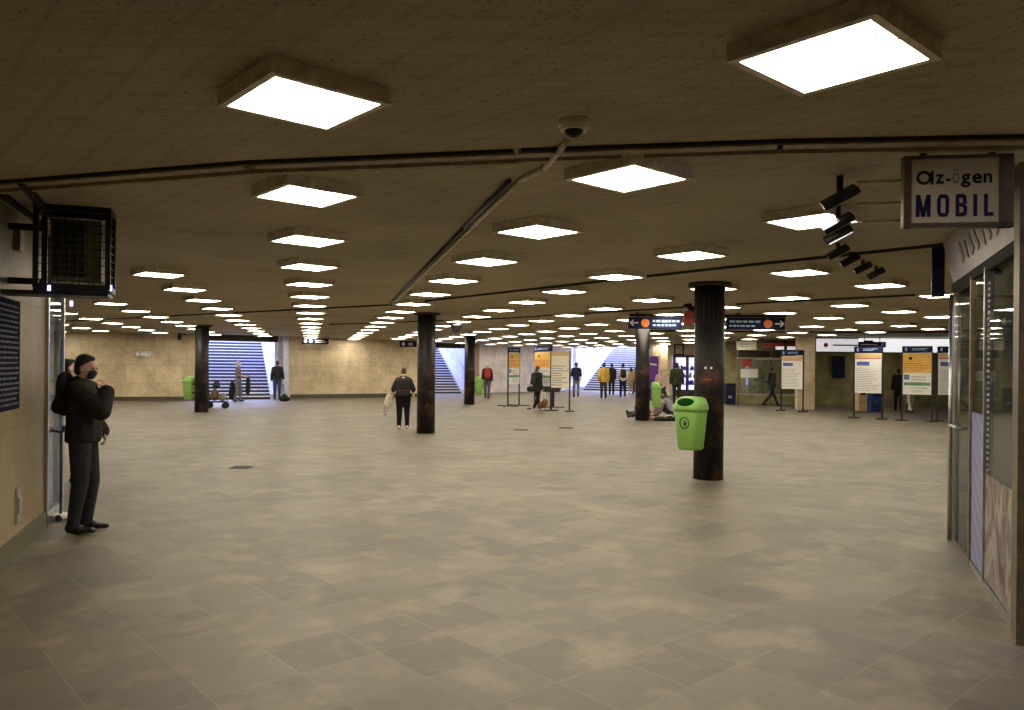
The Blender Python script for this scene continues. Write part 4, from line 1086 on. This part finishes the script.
# 5. man in dark jacket right of the stairs
pos = fl(277, 399.8)
rt, J, HT, S = person(pos, math.radians(20), 1.82, 'man in a dark jacket and jeans standing at the foot of left stairs', dkj, jeans, blk_shoe, M['hairbrown'], 'skin2', dict(wrR=(.27, .10, .95)), loose=.03, hem=.88, wide=1.1)
g = empty('holdall', fl(284.3, 401.6), 0, 'black holdall on the floor beside the man in jeans at left stairs', 'bag')
b = Blob(); b.hull((-.08, 0, .13), (.16, .13, .13), (.1, 0, .13), (.16, .13, .12)); b.hull((0, 0, .25), (.12, .10, .09)); b.build('bag_body', M['blackmatt'], g, .016)
b = MB(); b.tube([(-.1, 0, .3), (-.1, 0, .72), (-.04, 0, .75), (.0, 0, .3)], .014); b.build('strap', M['blackmatt'], g)
# cart with bags behind the leftmost column
ct = empty('push_cart', Vector((-10.85, 28.6, 0)), 0.2, 'loaded push cart standing behind the leftmost column', 'cart')
b = MB(); b.tube([(-.25, 0, .25), (-.3, 0, 1.3), (-.3, .3, 1.3), (-.25, .3, .25)], .02); b.bbox(-.3, .4, -.05, .4, .22, .27); b.build('frame', M['black'], ct)
for x, y in ((-.22, 0), (.34, 0), (-.22, .35), (.34, .35)):
    b = MB(); b.cyl((x, y-.02, .11), (x, y+.02, .11), .11, n=18); b.build('wheel', M['black'], ct)
for i, (c, r0, col, lab) in enumerate((((-.08, .15, .50), (.17, .16, .22), (.13, .085, .05), 'brown bundle loaded on the push cart'), ((.22, .15, .42), (.13, .15, .15), (.20, .19, .11), 'olive bag loaded at the front of the push cart'), ((-.02, .15, .86), (.14, .13, .15), (.04, .045, .07), 'dark bag on top of the push cart'))):
    g = Blob(); g.hull((0, 0, -r0[2]*.4), (r0[0], r0[1], r0[2]*.6), (.02, 0, r0[2]*.4), (r0[0]*.8, r0[1]*.8, r0[2]*.6)); o = g.build('bundle', cloth('bundle%d' % i, col), None, .018)
    o.location = ct.location + Vector(c); tag(o, lab, 'bag')
# 6. red backpack walker
pos = fl(487, 398.6)
rt, J, HT, S = person(pos, math.radians(8), 1.82, 'white-haired walker with a red backpack seen from behind', dkj, cloth('grey_brown_trousers', (.10, .085, .08)), blk_shoe, M['hairgrey'], 'skin2', dict(anL=(-.09, -.12, .11), anR=(.07, .10, .085)), loose=.03, lean=.08, wide=1.05)
backpack(rt, J, S, cloth('red_backpack', (.38, .045, .03)), .155, .25)
# 7. dark coat walker with bags
pos = fl(536.5, 410.5)
rt, J, HT, S = person(pos, math.radians(-55), 1.68, 'walker in a dark hooded coat with a backpack by yellow stand', cloth('black_coat', (.02, .021, .022)), cloth('black_trousers', (.014, .013, .013)), wht_shoe, M['hairbrown'], 'skin2',
    dict(knL=(-.09, .12, .50), anL=(-.09, .22, .085), knR=(.09, .0, .49), anR=(.09, -.22, .10), elL=(-.25, .05, 1.12), wrL=(-.22, .22, .98)), loose=.06, lean=.08, wide=1.2, hem=.78)
backpack(rt, J, S, cloth('grey_black_backpack', (.035, .036, .034)), .15, .25)
g = empty('shopping_bag', pos + Vector((.25, .05, .05)), -.4, 'brown and orange shopping bag carried low by the walker in a dark hooded coat', 'bag')
b = Blob(); b.hull((-.07, 0, .15), (.13, .07, .13), (.1, 0, .25), (.10, .06, .16)); b.build('bag_body', pm('brown_orange_bag', (.22, .10, .03), .8, var=.5, scale=6), g, .015)
b = MB(); b.tube([(-.08, 0, .3), (-.04, 0, .62), (.06, 0, .64), (.1, 0, .38)], .013); b.build('handle', M['white'], g)
g = empty('handbag', pos + Vector((-.20, -.06, .80)), .3, 'black handbag at the left hip of the walker in a dark hooded coat', 'bag')
b = Blob(); b.hull((-.05, 0, 0), (.14, .07, .11), (.08, 0, 0), (.13, .07, .10)); b.build('bag_body', M['blackmatt'], g, .015)
b = MB(); b.tube([(-.08, 0, .08), (.0, 0, .34), (.16, 0, .5)], .012); b.build('strap', M['black'], g)
# dark low table behind the cream stand
p = fl(553, 407.5); tb = empty('folding_table', p, .1, 'dark low table on one leg in front of the cream notice stand', 'table')
b = MB(); b.loft([[(-.38, -.2, .62), (.22, -.2, .62), (.22, .2, .62), (-.38, .2, .62)], [(-.40, -.22, .86), (.34, -.22, .86), (.34, .22, .86), (-.40, .22, .86)]]); b.build('table_top', M['dark'], tb, .02)
b = MB(); b.bbox(-.045, .045, -.045, .045, .03, .64); b.build('leg', M['black'], tb)
b = MB(); b.bbox(-.5, .45, -.05, .05, 0, .03); b.build('foot', M['black'], tb)
# 8. man with dark shirt walking to the right staircase
pos = fl(576, 397.4)
person(pos, math.radians(-4), 1.89, 'man in a navy shirt and grey trousers walking away beside the cream stand', cloth('navy_shirt', (.02, .022, .045)), grey, blk_shoe, M['hairblack'], 'skin', dict(anL=(-.1, .08, .085), anR=(.1, -.13, .12), knR=(.1, -.02, .50)), 'shirt', loose=.03, sleeve=.2, wide=1.08)
# 9-12 group near the right staircase
pos = fl(603.5, 398.6)
person(pos, math.radians(3), 1.88, 'person in a mustard yellow jacket walking to the bright staircase', cloth('mustard_jacket', (.60, .38, .06)), cloth('dark_olive_trousers', (.055, .05, .035)), blk_shoe, M['hairblack'], 'skin', loose=.04, hem=.83, wide=1.1)
pos = fl(611.5, 394.5)
rt, J, HT, S = person(pos, math.radians(5), 1.87, 'dark-clothed walker right of the mustard jacket', dkj, M['blackmatt'], blk_shoe, M['hairblack'], 'skin', loose=.03, wide=1.05)
pos = fl(622.8, 398.6)
rt, J, HT, S = person(pos, math.radians(-3), 1.84, 'walker in a white shirt with a dark backpack near the right staircase', cloth('white_shirt', (.62, .60, .55)), cloth('dark_navy_trousers', (.02, .022, .04)), wht_shoe, M['hairblack'], 'skin', dict(anL=(-.11, .06, .085), anR=(.11, -.08, .09)), 'shirt', loose=.025, sleeve=.3)
backpack(rt, J, S, cloth('charcoal_backpack', (.03, .028, .03)), .13, .22)
pos = fl(630.8, 394.0)
person(pos, 0, 1.70, 'person in a beige coat just left of the column near the right staircase', cloth('beige_coat', (.45, .33, .20)), cloth('tan_skirt', (.38, .27, .15)), blk_shoe, M['hairbrown'], 'skin2', None, 'coat', 'long', .03, skirt=True)
pos = fl(635.2, 393.6)
person(pos, 0.1, 1.66, 'dark-coated walker partly hidden behind the column near the right staircase', cloth('maroon_coat', (.07, .04, .05)), M['blackmatt'], blk_shoe, M['hairblack'], 'skin', loose=.03)
# 13. person standing behind the far green bin
pos = fl(661, 408.5)
person(pos, math.radians(160), 1.64, 'balding person in a pinkish top standing behind the green bin on the seated column', cloth('pinkish_top', (.52, .36, .32)), dkj, blk_shoe, M['hairgrey'], 'skin2', None, 'shirt', 'bald', .03, .2, wide=1.1)
# 14. man in olive, from behind
pos = fl(676.5, 404.5)
person(pos, math.radians(-12), 1.90, 'man in a dark olive jacket facing the lit shop', cloth('olive_jacket', (.035, .042, .018)), M['blackmatt'], blk_shoe, M['hairblack'], 'skin', loose=.04, wide=1.12, hem=.85)
# 15. crouching/sitting person with long black hair, grey shirt
SIT = dict(pelvis=(0, 0, .20), waist=(0, .06, .34), chest=(0, .14, .52), neck=(0, .20, .68), skull=(0, .23, .74), shL=(-.18, .16, .62), shR=(.18, .16, .62), elL=(-.25, .32, .42), elR=(.25, .32, .42), wrL=(-.12, .48, .32), wrR=(.12, .48, .32),
           hipL=(-.10, 0, .18), hipR=(.10, 0, .18), knL=(-.22, .38, .42), knR=(.22, .38, .42), anL=(-.13, .52, .085), anR=(.13, .52, .085), hdL=(.3, .6, -.6), hdR=(-.3, .6, -.6))
pos = fl(671, 418.5)
person(pos, math.radians(70), 1.70, 'person with long dark hair and a grey patterned shirt sitting on the floor', pm('grey_patterned_shirt', (.30, .31, .36), .85, var=.45, scale=14), M['blackmatt'], blk_shoe, M['hairblack'], 'skin', SIT, 'shirt', 'long', .035, .5, lean=0.0, head=(0, .35))
# 16. person reclining at the foot of the column
REC = dict(pelvis=(0, 0, .17), waist=(0, -.14, .26), chest=(0, -.28, .40), neck=(0, -.36, .53), skull=(0, -.36, .58), shL=(-.18, -.33, .49), shR=(.18, -.33, .49), elL=(-.28, -.28, .25), elR=(.27, -.2, .28), wrL=(-.22, -.08, .16), wrR=(.16, .0, .26),
           hipL=(-.09, .02, .15), hipR=(.09, .02, .15), knL=(-.11, .40, .22), knR=(.13, .38, .40), anL=(-.1, .80, .10), anR=(.12, .62, .10), toeL=(0, .05, .16), toeR=(0, .17, -.045), hdL=(0, 1, -.2), hdR=(0, 1, -.1))
pos = fl(651, 418.0) 
person(pos + Vector((0, -.15, 0)), math.radians(82), 1.66, 'brown-haired person reclining against the foot of the column', pm('mottled_top', (.20, .15, .16), .85, var=.6, scale=8), cloth('dull_green_trousers', (.09, .09, .07)), blk_shoe, M['hairbrown'], 'skin2', REC, 'shirt', 'long', .03, .8, head=(0, .2))
p = fl(633.5, 413.5); sh = empty('boot', p, math.radians(80), 'black boot on the floor left of the column with seated people', 'boot')
b = Blob(); b.hull((0, -.08, .05), (.05, .06, .05), (0, .14, .035), (.045, .05, .035)); b.hull((0, -.09, .06), (.05, .055, .05), (0, -.09, .24), (.055, .06, .04)); b.build('upper', M['black'], sh, .012)
b = MB(); b.bbox(-.05, .05, -.14, .18, 0, .015); b.build('sole', M['base_dark'], sh)
b = MB(); b.bbox(-.05, .05, -.16, -.06, .22, .25); b.build('cuff', M['greybar'], sh)
for i, (px, py, sx, col, lab) in enumerate(((668, 421, .42, (.03, .03, .025), 'dark bag lying on the floor in front of the sitting person'), (656, 420.5, .20, (.40, .22, .16), 'small pinkish bag on the floor between the two floor sitters'))):
    p = fl(px, py); rt = empty('floor_bag', p, .1, lab, 'bag')
    b = Blob(); b.hull((-sx*.6, 0, .07), (sx*.5, .12, .07), (sx*.5, 0, .08), (sx*.5, .12, .08)); b.build('bag_body', cloth('floor_bag%d' % i, col), rt, .016)
    b = MB(); b.tube([(-sx*.3, -.09, .13), (-sx*.1, -.12, .19), (sx*.2, -.12, .19), (sx*.35, -.09, .14)], .012); b.build('handle', M['white'] if i == 0 else M['black'], rt)
# 17. dark coat walker right
pos = fl(771, 406.4)
rt, J, HT, S = person(pos, math.radians(-82), 1.74, 'person in a long black coat striding right in front of the glass kiosk', M['blackmatt'], M['blackmatt'], blk_shoe, M['hairblack'], 'skin',
    dict(knL=(-.09, .16, .50), anL=(-.09, .36, .10), knR=(.09, -.08, .48), anR=(.09, -.42, .13)), 'coat', 'short', .05, lean=.1, hem=.72)
backpack(rt, J, S, M['black'], .12, .22)
# 18. person behind the orange topped stand
pos = fl(911, 412.5)
person(pos, math.radians(30), 1.74, 'person in white trousers hidden behind the orange-topped notice stand', dkj, cloth('white_trousers', (.9, .88, .84)), blk_shoe, M['hairbrown'], 'skin', dict(anR=(.05, .12, .085), anL=(-.04, -.05, .085)))
pos = fl(898, 411)
person(pos, math.radians(-20), 1.72, 'dark-clothed person standing between the two right-hand notice stands', dkj, M['blackmatt'], blk_shoe, M['hairblack'], 'skin', loose=.03)

# ------------------------------------------------------------------ daylight, added interior fills
w = bpy.data.worlds.new('daylight'); sc.world = w; w.use_nodes = True
bg = w.node_tree.nodes['Background']; bg.inputs[0].default_value = (.42, .48, 1.0, 1); bg.inputs[1].default_value = 5.0
def area(loc, rot, size, power, col, name):
    l = bpy.data.lights.new(name, 'AREA'); l.energy = power; l.color = col; l.size = size; l.shape = 'SQUARE'
    o = bpy.data.objects.new(name, l); COL.objects.link(o); o.location = loc; o.rotation_euler = rot
def sky_light(loc, target, size, power, col):
    d = Vector(target) - Vector(loc)
    area(loc, d.to_track_quat('-Z', 'Y').to_euler(), size, power, col, 'stair_daylight')
area((7.5, 58, 7.5), (0, 0, 0), 4, 900, (.85, .9, 1.0), 'stair_daylight')
sky_light((-14.6, 40.0, 5.0), (-12.2, 34.0, 0), 2.5, 420, (.55, .6, 1.0))
sky_light((-6.6, 49.5, 5.0), (-4.4, 43.0, 0), 2.5, 110, (.45, .52, 1.0))
sky_light((9.0, 58.0, 5.0), (5.5, 51.0, 0), 2.5, 150, (.75, .8, 1.0))

area((16.0, 33.4, 2.8), (0, 0, 0), 1.5, 16, (1, .88, .6), 'metro_fill')  # added fill light, lifts the dark metro entrance
area((12.0, 37.0, 2.8), (0, 0, 0), 1.0, 26, (1, .9, .65), 'kiosk_fill')  # added fill behind the kiosk glass, no fitting modelled there
v = SA + se*1.5 + Vector((se.y, -se.x))*.5
area((v.x, v.y, 2.85), (0, 0, 0), .6, 80, (1, .92, .72), 'phone_shop_fill')  # added fill that brightens the shop interior behind its window

# ------------------------------------------------------------------ bake modifiers
bpy.context.view_layer.update()
dg = bpy.context.evaluated_depsgraph_get()
res = [(o, bpy.data.meshes.new_from_object(o.evaluated_get(dg))) for o in PENDING]
for o, me in res:
    nm = o.data.name; o.modifiers.clear(); o.data = me
for o in COL.objects:
    if o.type == 'MESH' and o.data.users == 1: o.data.name = o.name

sc.view_settings.view_transform = 'Standard'; sc.view_settings.look = 'None'; sc.view_settings.exposure = 0; sc.view_settings.gamma = 1
cy = sc.cycles
cy.use_denoising = True
try: cy.denoiser = 'OPENIMAGEDENOISE'
except Exception: pass
cy.max_bounces = 6; cy.diffuse_bounces = 4; cy.glossy_bounces = 3; cy.transparent_max_bounces = 8; cy.sample_clamp_indirect = 6
